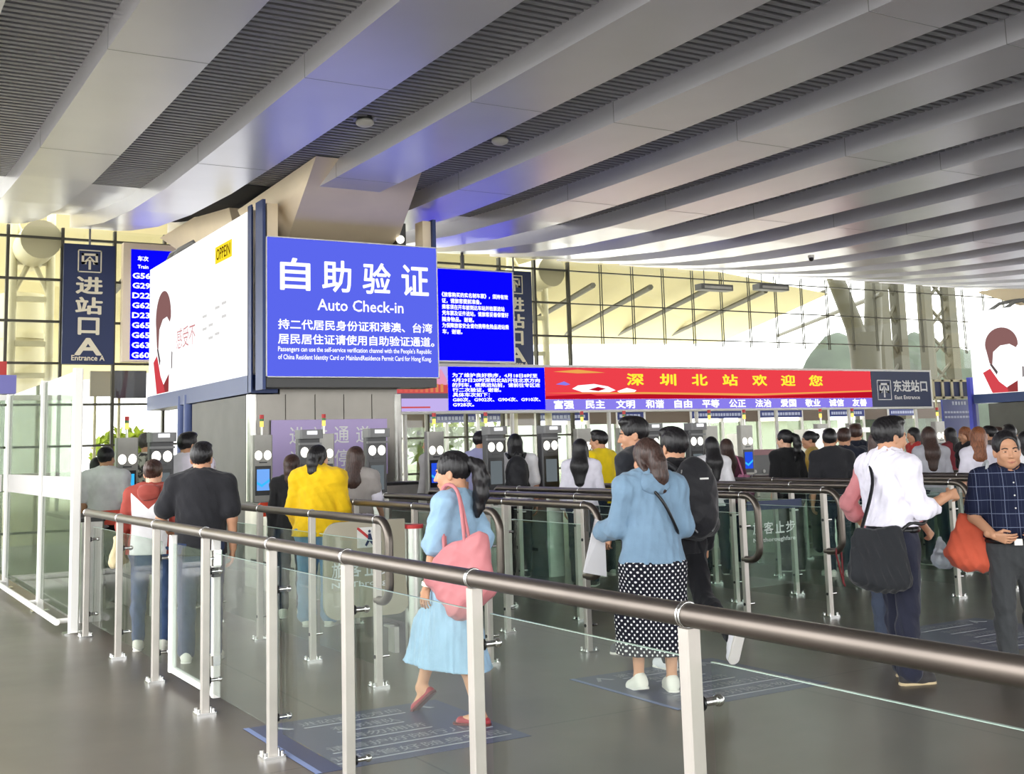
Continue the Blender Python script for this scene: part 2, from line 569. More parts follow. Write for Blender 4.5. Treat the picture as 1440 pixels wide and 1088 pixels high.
lattice(at_y(1243, 31), at_y(1266, 31), 31, 'pale lattice tower directly right of the forked cream column')
lattice(at_y(1304, 31), at_y(1338, 31), 31, 'pale lattice tower just left of the far white billboard')
t = empty('forked_column', (at_y(1216, 29), 29, 0), 'thick cream column that forks into arms under the roof', 'column')
m = MB(); m.tube([(0, 0, 0), (0, 0, 3.6), (0, 0, 4.7), (0, 0, 5.3)], 0.4, M['outdoor_steel'], 20, radii=[0.52, 0.52, 0.55, 0.62]); m.build('shaft', t)
for s, n_ in ((-1, 'arm'), (1, 'arm')):
    m = MB(); m.tube([(s * 0.25, 0, 4.8), (s * 0.5, 0, 5.6), (s * 1.35 if s < 0 else 0.65, 0, 7.4), (s * 1.8 if s < 0 else 0.75, 0, 8.6)], 0.3, M['outdoor_steel'], 14, radii=[0.36, 0.33, 0.3, 0.28]); m.build(n_, t)

# green hills and low roofs outside
M['hill'] = principled('wooded_hill', (52, 62, 50), 0.9, noise=(0.25, 0.35))
mb = MB()
n = 60; HX0 = ony(1238, 500, 88)[0]
vs = []
for i in range(n + 1):
    x = HX0 + (150 - HX0) * i / n
    h = 5.0 + 8.5 * min(1.0, max(0.0, 0.5 + (x - HX0) / 8)) + 0.8 * math.sin(i * 0.33) + 0.5 * math.sin(i * 0.81 + 1)
    vs += [(x, 88, 0), (x, 90, h * 0.7), (x, 100, h)]
fs = [(3 * i + j, 3 * i + 3 + j, 3 * i + 4 + j, 3 * i + 1 + j) for i in range(n) for j in range(2)]
mb.add(vs, fs, M['hill'], True)
mb.build('hill', kind='structure')
M['sheetblue'] = principled('blue_sheet_roof', (70, 120, 128), 0.6)
mb = MB()
for a, b, h, mt in ((1065, 1100, 2.9, 'cream'), (1128, 1170, 3.1, 'sheetblue')):
    xa, xb = at_y(a, 60), at_y(b, 60)
    mb.box((xa, 60, 0), (xb, 66, h), M['white_metal'])
    mb.add([(xa - 0.4, 59.5, h), (xb + 0.4, 59.5, h), (xb + 0.4, 63, h + 1.0), (xa - 0.4, 63, h + 1.0)], [(0, 1, 2, 3)], M[mt])
    mb.build('outbuilding', label='low building with a %s roof outside beyond the red welcome screen' % ('cream' if mt == 'cream' else 'pale blue'), cat='building'); mb = MB()

# trees outside beyond the far entrances
M['leaf'] = principled('leaf', (150, 172, 52), 0.8, noise=(4, 0.35))
M['bark'] = principled('bark', (92, 76, 58), 0.9)
def tree(x, yy, h, label, seed):
    r = np.random.default_rng(seed)
    t = empty('tree', (x, yy, 0), label, 'tree', 'trees outside the far entrances')
    m = MB(); m.tube([(0, 0, 0), (0.05, 0, h * 0.35), (0, 0, h * 0.62)], 0.1, M['bark'], 8, radii=[0.13, 0.1, 0.06]); m.build('trunk', t)
    m = MB(); nl = 420
    c = r.normal(0, 1, (nl, 3)); c /= np.linalg.norm(c, axis=1)[:, None]; c *= (r.random((nl, 1)) ** 0.4)
    c = c * np.array([h * 0.42, h * 0.42, h * 0.36]) + np.array([0, 0, h * 0.66])
    for p in c:
        a = r.normal(0, 1, 3); a /= np.linalg.norm(a); b = np.cross(a, r.normal(0, 1, 3)); b /= np.linalg.norm(b)
        s = 0.17 + 0.1 * r.random()
        m.add([p - a * s, p + b * s * 0.5, p + a * s, p - b * s * 0.5], [(0, 1, 2, 3)], M['leaf'])
    m.build('foliage', t)


for i, (px, yy, h, lb) in enumerate(((588, 33, 4.0, 'bright green tree outside, between the column and the first far doorway'),
                                     (655, 40, 5.0, 'bright green tree outside the second far doorway'),
                                     (176, 40, 2.6, 'small pale green tree outside behind the left gate screens'))):
    tree(ony(px, 600, yy)[0], yy, h, lb, 20 + i)

# ------------------------------------------------------------------ columns with billboards
def column(cx0, yf, n):
    """Clad column: metal shaft, flared capital wings, posts."""
    W, D = 2.33, (3.0, 5.5)[n]
    t = empty('station_column', (cx0, yf, 0), ['metal-clad column with flared beige head behind the blue check-in sign',
              'grey clad column with flared head carrying the white billboard at the right edge'][n], 'column')
    m = MB()
    m.box((0.06, 0.06, 0), (W - 0.06, D, 2.43), M['panel'])
    m.box((0.46, 0.06, 2.43), (W - 0.06, D, 3.6), M['panel'])
    for k in range(5):
        xa = 0.10 + k * 0.44
        for za, zb in ((0.05, 1.18), (1.2, 2.43)):
            m.box((xa, 0.035, za), (xa + 0.425, 0.062, zb), M['panel'])
    m.build('front_cladding', t)
    m = MB()
    m.box((0.03, 0.25, 0), (0.07, D, 2.43), M['darkmetal'])
    m.build('side_cladding', t)
    for (xx, yy) in ((0.06, 0.08), (W - 0.06, 0.08)):
        m = MB(); m.tube([(xx, yy, 0), (xx, yy, 2.43)], 0.075, M['steel'], 16); m.build('corner_tube', t)
    for yy in (3.35, 3.75):
        m.tube([(0.1, yy, 0), (0.1, yy, 2.6)], 0.11, M['navy_frame'], 14)
    m.build('service_pipe', t)
    # flared capital: one wing towards the entrance, one towards the far side
    for (ya, yb, nm) in ((0.0, -2.2, 'capital_front'), (2.6, 5.7, 'capital_rear')):
        m = MB()
        x0, x1 = 0.55, W - 0.08; y_in = 1.35 if yb < 0 else 1.9
        zl = 4.62 if yb < 0 else 4.3
        lo = [(x0, ya, zl), (x1, ya, zl), (x1, y_in, zl), (x0, y_in, zl)]
        tp = 5.31 if yb < 0 else 5.62
        hi = [(x0 - 0.40, yb, tp), (x1 - 0.6 if yb < 0 else x1, yb, tp), (x1 - 0.2 if yb < 0 else x1, y_in, tp), (x0 - 0.3, y_in, tp)]
        m.add(lo + hi, [(0, 1, 5, 4), (1, 2, 6, 5), (2, 3, 7, 6), (3, 0, 4, 7), (0, 3, 2, 1), (4, 5, 6, 7)], M['capital'])
        m.build(nm, t)
    m = MB(); m.box((0.56, 0.01, 3.3), (W - 0.09, D - 0.2, 4.7), M['capital']); m.build('core', t)
    for k, yy in enumerate((3.4, 3.9)):
        m = MB(); m.tube([(0.42, yy, 4.9), (0.3, yy + 0.5, 5.25), (0.2, yy + 1.1, 5.2), (0.15, yy + 1.7, 4.9)], 0.05, M['grey'], 10); m.build('cable_conduit', t)
    return t


col1 = column(5.05, 15.6, 0)
col2 = column(28.05, 15.6, 1)


def billboard(X, Y0, Y1, label):
    """Backlit advertising box facing the -X side. Picture: hair, red jacket, type and the yellow mark."""
    L = Y1 - Y0
    t = empty('billboard', (X, Y0, 0), label, 'billboard', 'backlit billboards on the station columns')
    f = Face((0, L, 0), (0, -1, 0), (0, 0, 1))       # a runs from the far end to the near end
    m = MB(); m.box((0.02, 0, 2.72), (0.34, L, 5.04), M['white_metal']); m.build('light_box', t)
    m = MB(); f.rect(m, 0.0, 2.71, L - 0.12, 5.05, M['ad_white'], -0.02, 0.012); face = m.build('lit_face', t)
    m = MB(); m.box((-0.04, -0.02, 2.45), (0.36, L, 2.70), M['navy_frame']); m.build('lower_beam', t)
    m = MB(); m.box((-0.07, -0.16, 2.45), (-0.05, 0.0, 5.08), M['navy_frame']); m.box((-0.07, -0.03, 2.45), (0.0, 0.0, 5.08), M['navy_frame']); m.build('corner_post', t)
    m = MB(); m.box((-0.02, -0.02, 2.7), (0.0, 0.12, 5.05), M['capital']); m.build('edge_strip', t)
    hair = principled('printed_hair', (120, 84, 84), 0.7); red = emit('printed_red', (214, 74, 82), 1.0)
    dk = emit('printed_grey', (96, 84, 84), 1.0); hairE = emit('printed_hair_lit', (140, 100, 98), 1.0)
    m = MB()
    def arc(cx, cz, rx, rz, a0, a1, n=18):
        return [(cx + rx * math.cos(math.radians(a0 + (a1 - a0) * i / n)), cz + rz * math.sin(math.radians(a0 + (a1 - a0) * i / n))) for i in range(n + 1)]
    cap = arc(1.02, 4.05, 0.52, 0.47, -5, 200) + [(0.60, 3.55), (0.68, 3.50), (0.74, 3.86), (0.98, 4.02), (1.28, 4.04), (1.47, 3.93)]
    f.poly(m, cap, hairE, 0.01, 0.018)
    f.poly(m, [(0.60, 3.52), (0.66, 3.54), (0.84, 3.30), (0.80, 3.22)], dk, 0.01, 0.018)
    f.poly(m, [(0.36, 3.30), (0.60, 3.40), (0.86, 3.02), (1.10, 2.84), (1.22, 2.72), (0.62, 2.72)], red, 0.01, 0.018)
    f.poly(m, [(1.10, 2.86), (1.44, 3.02), (1.42, 2.72), (1.12, 2.72)], dk if False else emit('printed_dark_red', (150, 62, 64), 1.0), 0.01, 0.018)
    f.poly(m, [(1.60, 3.1), (1.64, 3.12), (1.66, 3.38), (1.62, 3.40)], dk, 0.01, 0.018)
    m.build('printed_figure', t)
    m = MB()
    yb = emit('printed_yellow', (250, 226, 50), 1.05)
    f.rect(m, L - 1.75, 4.52, L - 0.92, 4.78, yb, 0.01, 0.018)
    f.text(m, 'OPPEIN', L - 1.68, 4.56, L - 0.98, 4.74, emit('printed_black', (96, 52, 10), 1.0), 0.012, 0.022)
    m.build('brand_mark', t)
    m = MB()
    greyp = emit('printed_pale_grey', (222, 220, 218), 1.0)
    f.text(m, '感受不', 1.95, 3.40, 3.1, 3.74, emit('printed_text_red', (214, 150, 152), 1.0), 0.0, 0.02)
    for r_ in range(3):
        for c_ in range(4):
            if (r_ + c_) % 3:
                f.rect(m, 3.5 + c_ * 0.34, 3.36 + r_ * 0.2 + c_ * 0.03, 3.72 + c_ * 0.34, 3.40 + r_ * 0.2 + c_ * 0.03, greyp, 0.01, 0.018)
    m.build('printed_text', t)
    return t


billboard(5.10, 15.62, 21.55, 'long white backlit billboard left of the blue check-in sign')
billboard(28.1, 15.62, 21.55, 'white backlit billboard at the right edge of the picture, high above the old man')

# ------------------------------------------------------------------ the blue check-in sign
SY = 15.05
sx0, sx1, sz0, sz1 = 5.10, 7.72, 2.63, 4.57
t = empty('check_in_sign', (sx0, SY, 0), 'large backlit blue sign with white check-in lettering in two languages', 'sign')
W, H = sx1 - sx0, sz1 - sz0
m = MB(); m.box((0, 0, sz0), (W, 0.22, sz1), M['grey']); m.build('light_box', t)
f = Face((0, 0, sz0), (1, 0, 0), (0, 0, 1))
m = MB(); f.rect(m, 0.012, 0.012, W - 0.012, H - 0.012, M['sign_blue'], -0.01, 0.004); m.build('lit_face', t)
m = MB()
for a in ((0, 0, W, 0.014), (0, H - 0.014, W, H), (0, 0, 0.014, H), (W - 0.014, 0, W, H)):
    f.rect(m, *a, M['white_metal'], -0.01, 0.014)
m.build('frame', t)
m = MB()
for i, ch in enumerate('自助验证'):
    a0 = 0.20 + i * 0.612
    f.text(m, ch, a0, 1.20, a0 + 0.44, 1.655, M['led_white'], 0.018)
f.text(m, 'Auto Check-in', 0.74, 0.935, 2.06, 1.10, M['led_white'], 0.012)
f.text(m, '持二代居民身份证和港澳、台湾', 0.17, 0.655, 2.52, 0.80, M['led_white'], 0.02, box='line')
f.text(m, '居民居住证请使用自助验证通道。', 0.17, 0.455, 2.55, 0.60, M['led_white'], 0.02, box='line')
f.text(m, "Passengers can use the self-service verification channel with the People's Republic", 0.17, 0.335, 2.50, 0.425, M['led_white'], 0.014)
f.text(m, 'of China Resident Identity Card or MainlandResidence Permit Card for Hong Kong.', 0.17, 0.225, 2.50, 0.315, M['led_white'], 0.014)
m.build('lettering', t)
m = MB(); m.box((-0.045, 0.0, sz1 - 2.1), (-0.002, 0.3, 5.08), M['navy_frame']); m.build('navy_post', t)
m = MB(); m.box((W - 0.06, 0.0, sz1), (W - 0.005, 0.3, sz1 + 0.42), M['navy_frame']); m.build('navy_post', t)
m = MB(); m.box((0.035, 0.05, sz1), (0.19, 0.3, 5.04), M['capital']); m.build('beige_post', t)
m = MB(); m.box((W - 0.20, 0.05, sz1), (W - 0.065, 0.3, sz1 + 0.40), M['capital']); m.build('beige_post', t)
m = MB(); m.box((0.02, 0.04, sz0 - 0.13), (W - 0.02, 0.5, sz0 - 0.005), M['dark_steel']); m.build('lower_trim', t)
t2 = MB(); t2.box((7.2, 15.30, 4.45), (7.34, 15.60, 4.95), M['dark_steel']); t2.ball((7.24, 15.28, 4.70), 0.06, M['lamp'])
t2.build('flood_lamp', label='dark bracket lamp on the column beside the top right corner of the blue sign', cat='lamp')

# purple notice on the column
f = Face((5.36, 15.595, 1.27), (1, 0, 0), (0, 0, 1))
M['purple'] = principled('purple_notice', (194, 175, 224), 0.5)
t = empty('purple_notice', (0, 0, 0), 'purple notice board with white lettering on the column behind the gate screens', 'sign')
m = MB(); f.rect(m, 0, 0, 1.76, 0.80, M['purple'], -0.01, 0.012); m.build('board', t)
m = MB()
for r_, line in enumerate(('进站通道', '请勿停留')):
    for i, ch in enumerate(line):
        f.text(m, ch, 0.26 + i * 0.335, 0.46 - r_ * 0.33, 0.26 + i * 0.335 + 0.225, 0.70 - r_ * 0.33, M['white_letter'], 0.008, 0.018)
m.build('lettering', t)

# ------------------------------------------------------------------ hanging screens and banners
def icon(mb, f, a, b, s, mat, w=0.035):
    """Station entrance pictogram: rounded frame, bracket and arrow pointing up."""
    for r_ in ((a, b, a + s, b + w * 0.6), (a, b + s - w * 0.6, a + s, b + s), (a, b, a + w * 0.6, b + s), (a + s - w * 0.6, b, a + s, b + s)):
        f.rect(mb, *r_, mat, 0.0, 0.01)
    i = s * 0.16; k = s * 0.10
    f.rect(mb, a + i, b + s - i - k, a + s - i, b + s - i, mat, 0, 0.01)
    f.rect(mb, a + i, b + 0.36 * s, a + i + k, b + s - i, mat, 0, 0.01)
    f.rect(mb, a + s - i - k, b + 0.36 * s, a + s - i, b + s - i, mat, 0, 0.01)
    f.rect(mb, a + i, b + 0.36 * s, a + i + 0.2 * s, b + 0.36 * s + k, mat, 0, 0.01)
    f.rect(mb, a + s - i - 0.2 * s, b + 0.36 * s, a + s - i, b + 0.36 * s + k, mat, 0, 0.01)
    c = a + s / 2
    f.rect(mb, c - 0.05 * s, b + 0.13 * s, c + 0.05 * s, b + 0.62 * s, mat, 0, 0.01)
    f.poly(mb, [(c, b + 0.72 * s), (c - 0.24 * s, b + 0.48 * s), (c - 0.24 * s, b + 0.36 * s), (c, b + 0.58 * s), (c + 0.24 * s, b + 0.36 * s), (c + 0.24 * s, b + 0.48 * s)], mat, 0, 0.01)


def banner(x0, x1, z0, z1, Y, label):
    t = empty('entrance_banner', (x0, Y, 0), label, 'banner', 'vertical navy entrance banners')
    W, H = x1 - x0, z1 - z0
    m = MB(); m.box((0, 0, z0), (W, 0.06, z1), M['navy']); m.build('board', t)
    m = MB(); m.tube([(W * 0.5, 0.03, z1), (W * 0.5, 0.03, 5.9)], 0.02, M['grey'], 8); m.build('hanger', t)
    f = Face((0, 0, z0), (1, 0, 0), (0, 0, 1))
    m = MB(); c = W / 2
    icon(m, f, c - 0.21, H - 0.52, 0.42, M['letter'])
    for i, ch in enumerate('进站口A'):
        zt = H - 0.60 - i * 0.375
        wd = 0.24 if ch != '口' else 0.19
        f.text(m, ch, c - wd, zt - 0.32, c + wd, zt, M['letter'], 0.03, 0.012)
    f.text(m, 'Entrance A', c - 0.29, 0.06, c + 0.29, 0.16, M['letter'], 0.02, 0.012)
    m.build('lettering', t)


BY = 21.9
banner(3.63, 4.53, 3.32, 5.52, BY, 'tall navy entrance banner hanging left of the long white billboard')
banner(12.72, 13.62, 3.32, 5.52, BY, 'tall navy entrance banner partly hidden behind the dark blue notice screen')

# train number screen
t = empty('train_screen', (4.84, 22.0, 0), 'bright blue screen listing train numbers beside the white billboard', 'screen')
m = MB(); m.box((-0.14, 0.0, 3.38), (1.5, 0.18, 5.62), M['capital']); m.build('housing', t)
f = Face((0, -0.002, 3.42), (1, 0, 0), (0, 0, 1))
m = MB(); f.rect(m, 0.0, 0, 1.45, 2.08, M['led_blue'], -0.01, 0.004); m.build('lit_face', t)
m = MB()
f.text(m, '车次', 0.12, 1.86, 0.32, 1.96, M['led_white'], 0.03); f.text(m, 'Train', 0.12, 1.72, 0.32, 1.79, M['led_white'], 0.03)
for i, s_ in enumerate(('G56', 'G29', 'D22', 'G62', 'D23', 'G65', 'G65', 'G63', 'G60')):
    f.text(m, s_, 0.03, 1.525 - i * 0.187, 0.36, 1.635 - i * 0.187, M['led_white'], 0.035)
m.build('lettering', t)

# big blue notice screen
t = empty('notice_screen', (10.05, 20.45, 0), 'deep blue notice screen right of the blue check-in sign, above the long screen', 'screen')
m = MB(); m.box((-0.05, 0, 3.33), (2.23, 0.3, 5.24), M['white_metal']); m.build('housing', t)
m = MB(); m.tube([(1.1, 0.15, 5.24), (1.1, 0.15, 5.75)], 0.03, M['grey'], 8); m.build('hanger', t)
m = MB(); m.box((0.2, 0.1, 3.255), (1.9, 0.3, 3.33), M['grey']); m.build('lower_bracket', t)
f = Face((0, -0.002, 3.36), (1, 0, 0), (0, 0, 1))
m = MB(); f.rect(m, 0, 0, 2.19, 1.85, M['led_blue'], -0.01, 0.004); m.build('lit_face', t)
m = MB()
L_ = ['《旅客购买的实名制车票》，须持有效', '证，请旅客提前准备。', '乘客须在开车前到达车站并检票进站', '凭车票及证件进站，请旅客妥善保管好', '随身物品。谢谢。', '为保障旅客安全请勿携带危险品进站乘', '车，谢谢。']
for i, s_ in enumerate(L_):
    wd = 1.55 * len(s_) / 17
    f.text(m, s_, 0.53, 1.28 - i * 0.125, 0.53 + wd, 1.38 - i * 0.125, M['led_white'], 0.03, box='line')
m.build('lettering', t)

# long welcome screen
LY = 20.0
lx0, lx1, lz0, lz1 = 9.3, 24.45, 2.285, 3.26
t = empty('welcome_screen', (lx0, LY, 0), 'long horizontal screen with red welcome message over the far entrances', 'screen')
m = MB(); m.box((0, 0, lz0), (lx1 - lx0, 0.35, lz1), M['white_metal']); m.build('housing', t)
f = Face((0, -0.002, 0), (1, 0, 0), (0, 0, 1))
A = lambda X: X - lx0
m = MB(); f.rect(m, A(10.45), lz0 + 0.06, A(12.68), lz1 - 0.06, M['led_blue'], -0.01, 0.006); notice = m.build('notice_panel', t)
m = MB()
N_ = ['为了维护良好秩序，4月18日8时至', '4月29日20时深圳北站开往北京方向', '的列车，候乘进站前，请前往专区进', '行二次验证，谢谢。', '具体车次如下：', 'G80次、G902次、G904次、G910次、', 'G928次。']
for i, s_ in enumerate(N_):
    v_, _f = text_geo(s_, 0.03)
    wd = min(2.02, 2.02 * (v_.max(0)[0]) / 15.4)
    f.text(m, s_, A(10.54), 2.99 - i * 0.096, A(10.54) + wd, 3.075 - i * 0.096, M['led_white'], 0.03, d=0.012, box='line')
m.build('notice_lettering', t)
m = MB(); f.rect(m, A(12.69), lz0 + 0.27, A(22.22), lz1 - 0.05, M['led_red'], -0.01, 0.004)
# ribbons of the picture
pts = [(A(12.69), 2.60), (A(15.5), 2.66), (A(18.5), 2.60), (A(22.22), 2.70), (A(22.22), 2.56), (A(12.69), 2.56)]
f.poly(m, pts, M['led_dred'], 0, 0.008)
pts = [(A(12.69), 2.68), (A(15.2), 2.70), (A(18.5), 2.66), (A(22.22), 2.74), (A(22.22), 2.71), (A(18.3), 2.62), (A(15.0), 2.66)]
f.poly(m, pts, M['led_orange'], 0, 0.012)
f.poly(m, [(A(12.7), 2.62), (A(13.8), 2.66), (A(14.0), 2.62), (A(13.4), 2.56), (A(12.7), 2.56)], M['led_dred'], 0, 0.014)
# sleek white train of the picture
tr = [(A(13.35), 2.77), (A(13.5), 2.84), (A(13.9), 2.87), (A(14.25), 2.82), (A(14.45), 2.74), (A(14.3), 2.70), (A(13.6), 2.70)]
f.poly(m, tr, M['led_white'], 0, 0.016)
f.poly(m, [(A(13.75), 2.75), (A(14.0), 2.81), (A(14.2), 2.77), (A(14.0), 2.72)], M['led_dred'], 0, 0.019)
f.poly(m, [(A(14.5), 2.72), (A(14.75), 2.79), (A(15.0), 2.74), (A(14.95), 2.70), (A(14.55), 2.69)], M['led_white'], 0, 0.016)
f.poly(m, [(A(12.95), 2.86), (A(13.15), 2.92), (A(13.3), 2.86), (A(13.2), 2.84)], M['led_lav'], 0, 0.016)
f.poly(m, [(A(12.9), 3.12), (A(13.5), 3.17), (A(14.2), 3.11), (A(13.5), 3.09)], M['led_orange'], 0, 0.012)
m.build('welcome_panel', t)
xs_ = np.linspace(14.75, 20.1, 7)
for i, ch in enumerate('深圳北站欢迎您'):
    m = MB(); f.text(m, ch, A(xs_[i]), 2.84, A(xs_[i]) + 0.46, 3.10, M['led_yellow'], 0.03, d=0.016); m.build('welcome_character', t)
m = MB(); f.rect(m, A(12.69), lz0 + 0.045, A(22.22), lz0 + 0.268, M['led_lav'], -0.01, 0.004); m.build('slogan_strip', t)
m = MB(); words_ = ['富强', '民主', '文明', '和谐', '自由', '平等', '公正', '法治', '爱国', '敬业', '诚信', '友善']
for i, wd in enumerate(words_):
    a0 = A(12.88 + i * 0.785)
    f.text(m, wd, a0, lz0 + 0.065, a0 + 0.50, lz0 + 0.25, M['led_white'], 0.035, d=0.012)
m.build('slogan_lettering', t)
m = MB(); f.rect(m, A(9.35), lz0 + 0.05, A(10.44), lz1 - 0.06, emit('picture_lavender', (196, 178, 238), 1.0), -0.01, 0.004)
pk = emit('picture_pink', (232, 158, 190), 1.0); rd = emit('picture_red', (206, 84, 84), 1.0); gy = emit('picture_grey', (96, 92, 110), 1.0); bl = emit('picture_blue', (74, 100, 214), 1.0)
f.rect(m, A(9.35), 2.66, A(10.44), 2.86, rd, 0, 0.006); f.rect(m, A(9.35), 2.58, A(10.44), 2.68, gy, 0, 0.008); f.rect(m, A(9.35), 2.80, A(9.75), 2.98, bl, 0, 0.009)
f.poly(m, [(A(10.1), 2.86), (A(10.2), 3.1), (A(10.3), 3.15), (A(10.42), 2.95), (A(10.42), 2.84)], pk, 0, 0.009)
for k in range(9):
    f.rect(m, A(9.4) + k * 0.11, 2.70, A(9.46) + k * 0.11, 2.86, emit('picture_brick%d' % k, (220, 96 + 6 * k, 90), 1.0), 0, 0.010)
f.rect(m, A(9.40), 2.395, A(10.05), 2.425, rd, 0, 0.008)
m.build('picture_panel', t)
m = MB(); m.box((A(22.23), -0.01, lz0 + 0.045), (A(24.38), 0.0, lz1 - 0.05), M['navy']); m.build('direction_panel', t)
m = MB(); icon(m, f, A(22.42), 2.50, 0.50, M['white_letter'])
f.text(m, '东进站口', A(23.0), 2.70, A(24.25), 3.0, M['white_letter'], 0.03, d=0.014)
f.text(m, 'East Entrance', A(23.02), 2.515, A(23.95), 2.615, M['white_letter'], 0.025, d=0.014)
m.build('direction_lettering', t)
for X in (9.6, 12.0, 14.4, 16.8, 19.2, 21.6, 24.0):
    m = MB(); m.tube([(A(X), 0.2, lz0), (A(X), 0.2, 0)], 0.045, M['white_metal'], 10); m.build('support_pole', t)

# ================================================================== railings
def plate_post(name, parent, h=1.08, w=0.05, d=0.045, mat='post'):
    """Flat steel post with foot plate and bolts (sub-part)."""
    m = MB()
    m.box((-w / 2, -d / 2, 0.012), (w / 2, d / 2, h), M[mat], 0.004)
    p = m.build(name, parent)
    m = MB(); m.box((-0.062, -0.055, 0), (0.062, 0.055, 0.014), M['chrome'], 0.004)
    for sx in (-1, 1):
        m.tube([(sx * 0.046, -0.035, 0.014), (sx * 0.046, -0.035, 0.036)], 0.011, M['chrome'], 8)
        m.tube([(sx * 0.046, 0.035, 0.014), (sx * 0.046, 0.035, 0.036)], 0.011, M['chrome'], 8)
    m.build('foot_plate', p)
    return p


FX = 2.13
POSTS = [11.30, 9.95, 8.73, 7.46, 6.19, 5.13, 3.90, 2.64, 1.38]
rail = empty('glass_railing', (FX, 0, 0), 'long glass railing with thick steel handrail across the foreground', 'railing')
m = MB(); m.tube([(0, 11.36, 1.115), (0, 0.15, 1.115)], 0.0335, M['tube'], 28); m.build('handrail', rail)
p0 = None
for i, Y in enumerate(POSTS):
    if p0 is None:
        p0 = plate_post('post', rail); p0.location = (0, Y, 0)
        m = MB(); ring = [(0.0355 * math.cos(a), 0, 1.115 + 0.0355 * math.sin(a)) for a in np.linspace(0, 2 * math.pi, 25)]
        m.tube(ring, 0.0035, M['chrome'], 8, caps=False)
        m.tube([(p[0], 0.012, p[2]) for p in ring], 0.0035, M['chrome'], 8, caps=False)
        m.build('handrail_clip', p0)
        for z in (0.20, 0.87):
            m = MB(); m.tube([(0.02, 0, z), (0.085, 0, z)], 0.012, M['chrome'], 12)
            m.ball((0.095, 0, z), 0.018, M['chrome'], 8)
            m.tube([(0.028, 0, z), (0.036, 0, z)], 0.022, M['black'], 12); m.build('glass_clamp', p0)
    else:
        c = link_copy(p0, rail); c.location = (0, Y, 0)
for a, b in zip(POSTS, POSTS[1:]):
    if abs(a - 8.73) < 0.01:
        continue
    m = MB(); m.box((0.045, b + 0.035, 0.12), (0.055, a - 0.035, 0.985), M['glass'])
    m.box((0.0445, b + 0.035, 0.9845), (0.0555, a - 0.035, 0.9865), M['glass_edge'])
    m.build('glass_panel', rail)

# glass gate leaf set in the railing
g = empty('gate_leaf', (FX + 0.06, 7.46, 0), 'white framed glass gate leaf with a lock in the front railing', 'gate')
m = MB()
m.box((0.0, 0.03, 0.08), (0.05, 0.085, 1.075), M['white_metal'], 0.008); m.build('stile', g)
m = MB(); m.box((0.0, 1.10, 0.08), (0.05, 1.155, 1.04), M['white_metal'], 0.008); m.build('stile', g)
m = MB(); m.box((0.01, 0.085, 0.08), (0.04, 1.10, 0.12), M['white_metal']); m.build('bottom_rail', g)
m = MB(); m.box((0.02, 0.085, 0.12), (0.03, 1.10, 0.98), M['glass_green']); m.build('glass_panel', g)
m = MB(); m.box((-0.012, 0.02, 0.90), (0.058, 0.10, 1.0), M['chrome'], 0.01); m.tube([(0.0, 0.02, 0.95), (-0.03, 0.02, 0.95), (-0.03, -0.02, 0.95)], 0.008, M['chrome'], 8)
m.box((-0.01, 0.025, 0.83), (0.05, 0.09, 0.89), M['black'], 0.01)
m.box((-0.01, 0.025, 0.28), (0.056, 0.09, 0.34), M['chrome'], 0.01)
m.build('lock', g)

# tall glass partition on the left
QX = 2.08
part = empty('glass_partition', (QX, 0, 0), 'tall green glass partition with white posts at the left edge', 'partition')
for i, (Y, w) in enumerate(((11.62, 0.085), (13.55, 0.075), (16.3, 0.075), (18.9, 0.07))):
    m = MB(); m.box((-w / 2, Y - w / 2, 0), (w / 2, Y + w / 2, 2.47), M['white_metal'], 0.01)
    m.box((-0.09, Y - 0.07, 0), (0.09, Y + 0.07, 0.012), M['chrome'])
    m.build('post', part)
for a, b in ((11.67, 13.5), (13.6, 16.25), (16.35, 18.85)):
    m = MB(); m.box((-0.006, a, 0.14), (0.006, b, 2.45), M['glass_tall']); gp = m.build('glass_panel', part)
    m = MB(); m.box((-0.009, a, 1.22), (0.009, b, 1.44), M['frost']); m.build('frosted_band', gp)
m = MB(); m.tube([(-0.13, 11.72, 0.1), (-0.13, 16.3, 0.1), (-0.13, 18.9, 0.1)], 0.03, M['white_metal'], 12)
for Y in (11.8, 13.55, 16.1):
    m.tube([(-0.13, Y, 0.1), (-0.02, Y, 0.1)], 0.024, M['white_metal'], 10)
m.build('kick_rail', part)
# return of the partition towards the left
ret = empty('glass_partition', (QX, 16.45, 0), 'whiter glass partition turning off to the left behind the green panels', 'partition')
m = MB(); m.box((-2.6, -0.03, 2.40), (-0.03, 0.03, 2.47), M['white_metal']); m.build('top_rail', ret)
m = MB(); m.box((-2.6, -0.006, 0.14), (-0.04, 0.006, 2.40), M['glass_tall']); gp = m.build('glass_panel', ret)
m = MB(); m.box((-2.6, -0.01, 1.22), (-0.06, 0.01, 1.44), M['frost']); m.build('frosted_band', gp)
m = MB(); m.tube([(-2.6, -0.1, 0.1), (-0.15, -0.1, 0.1)], 0.03, M['white_metal'], 12); m.build('kick_rail', ret)

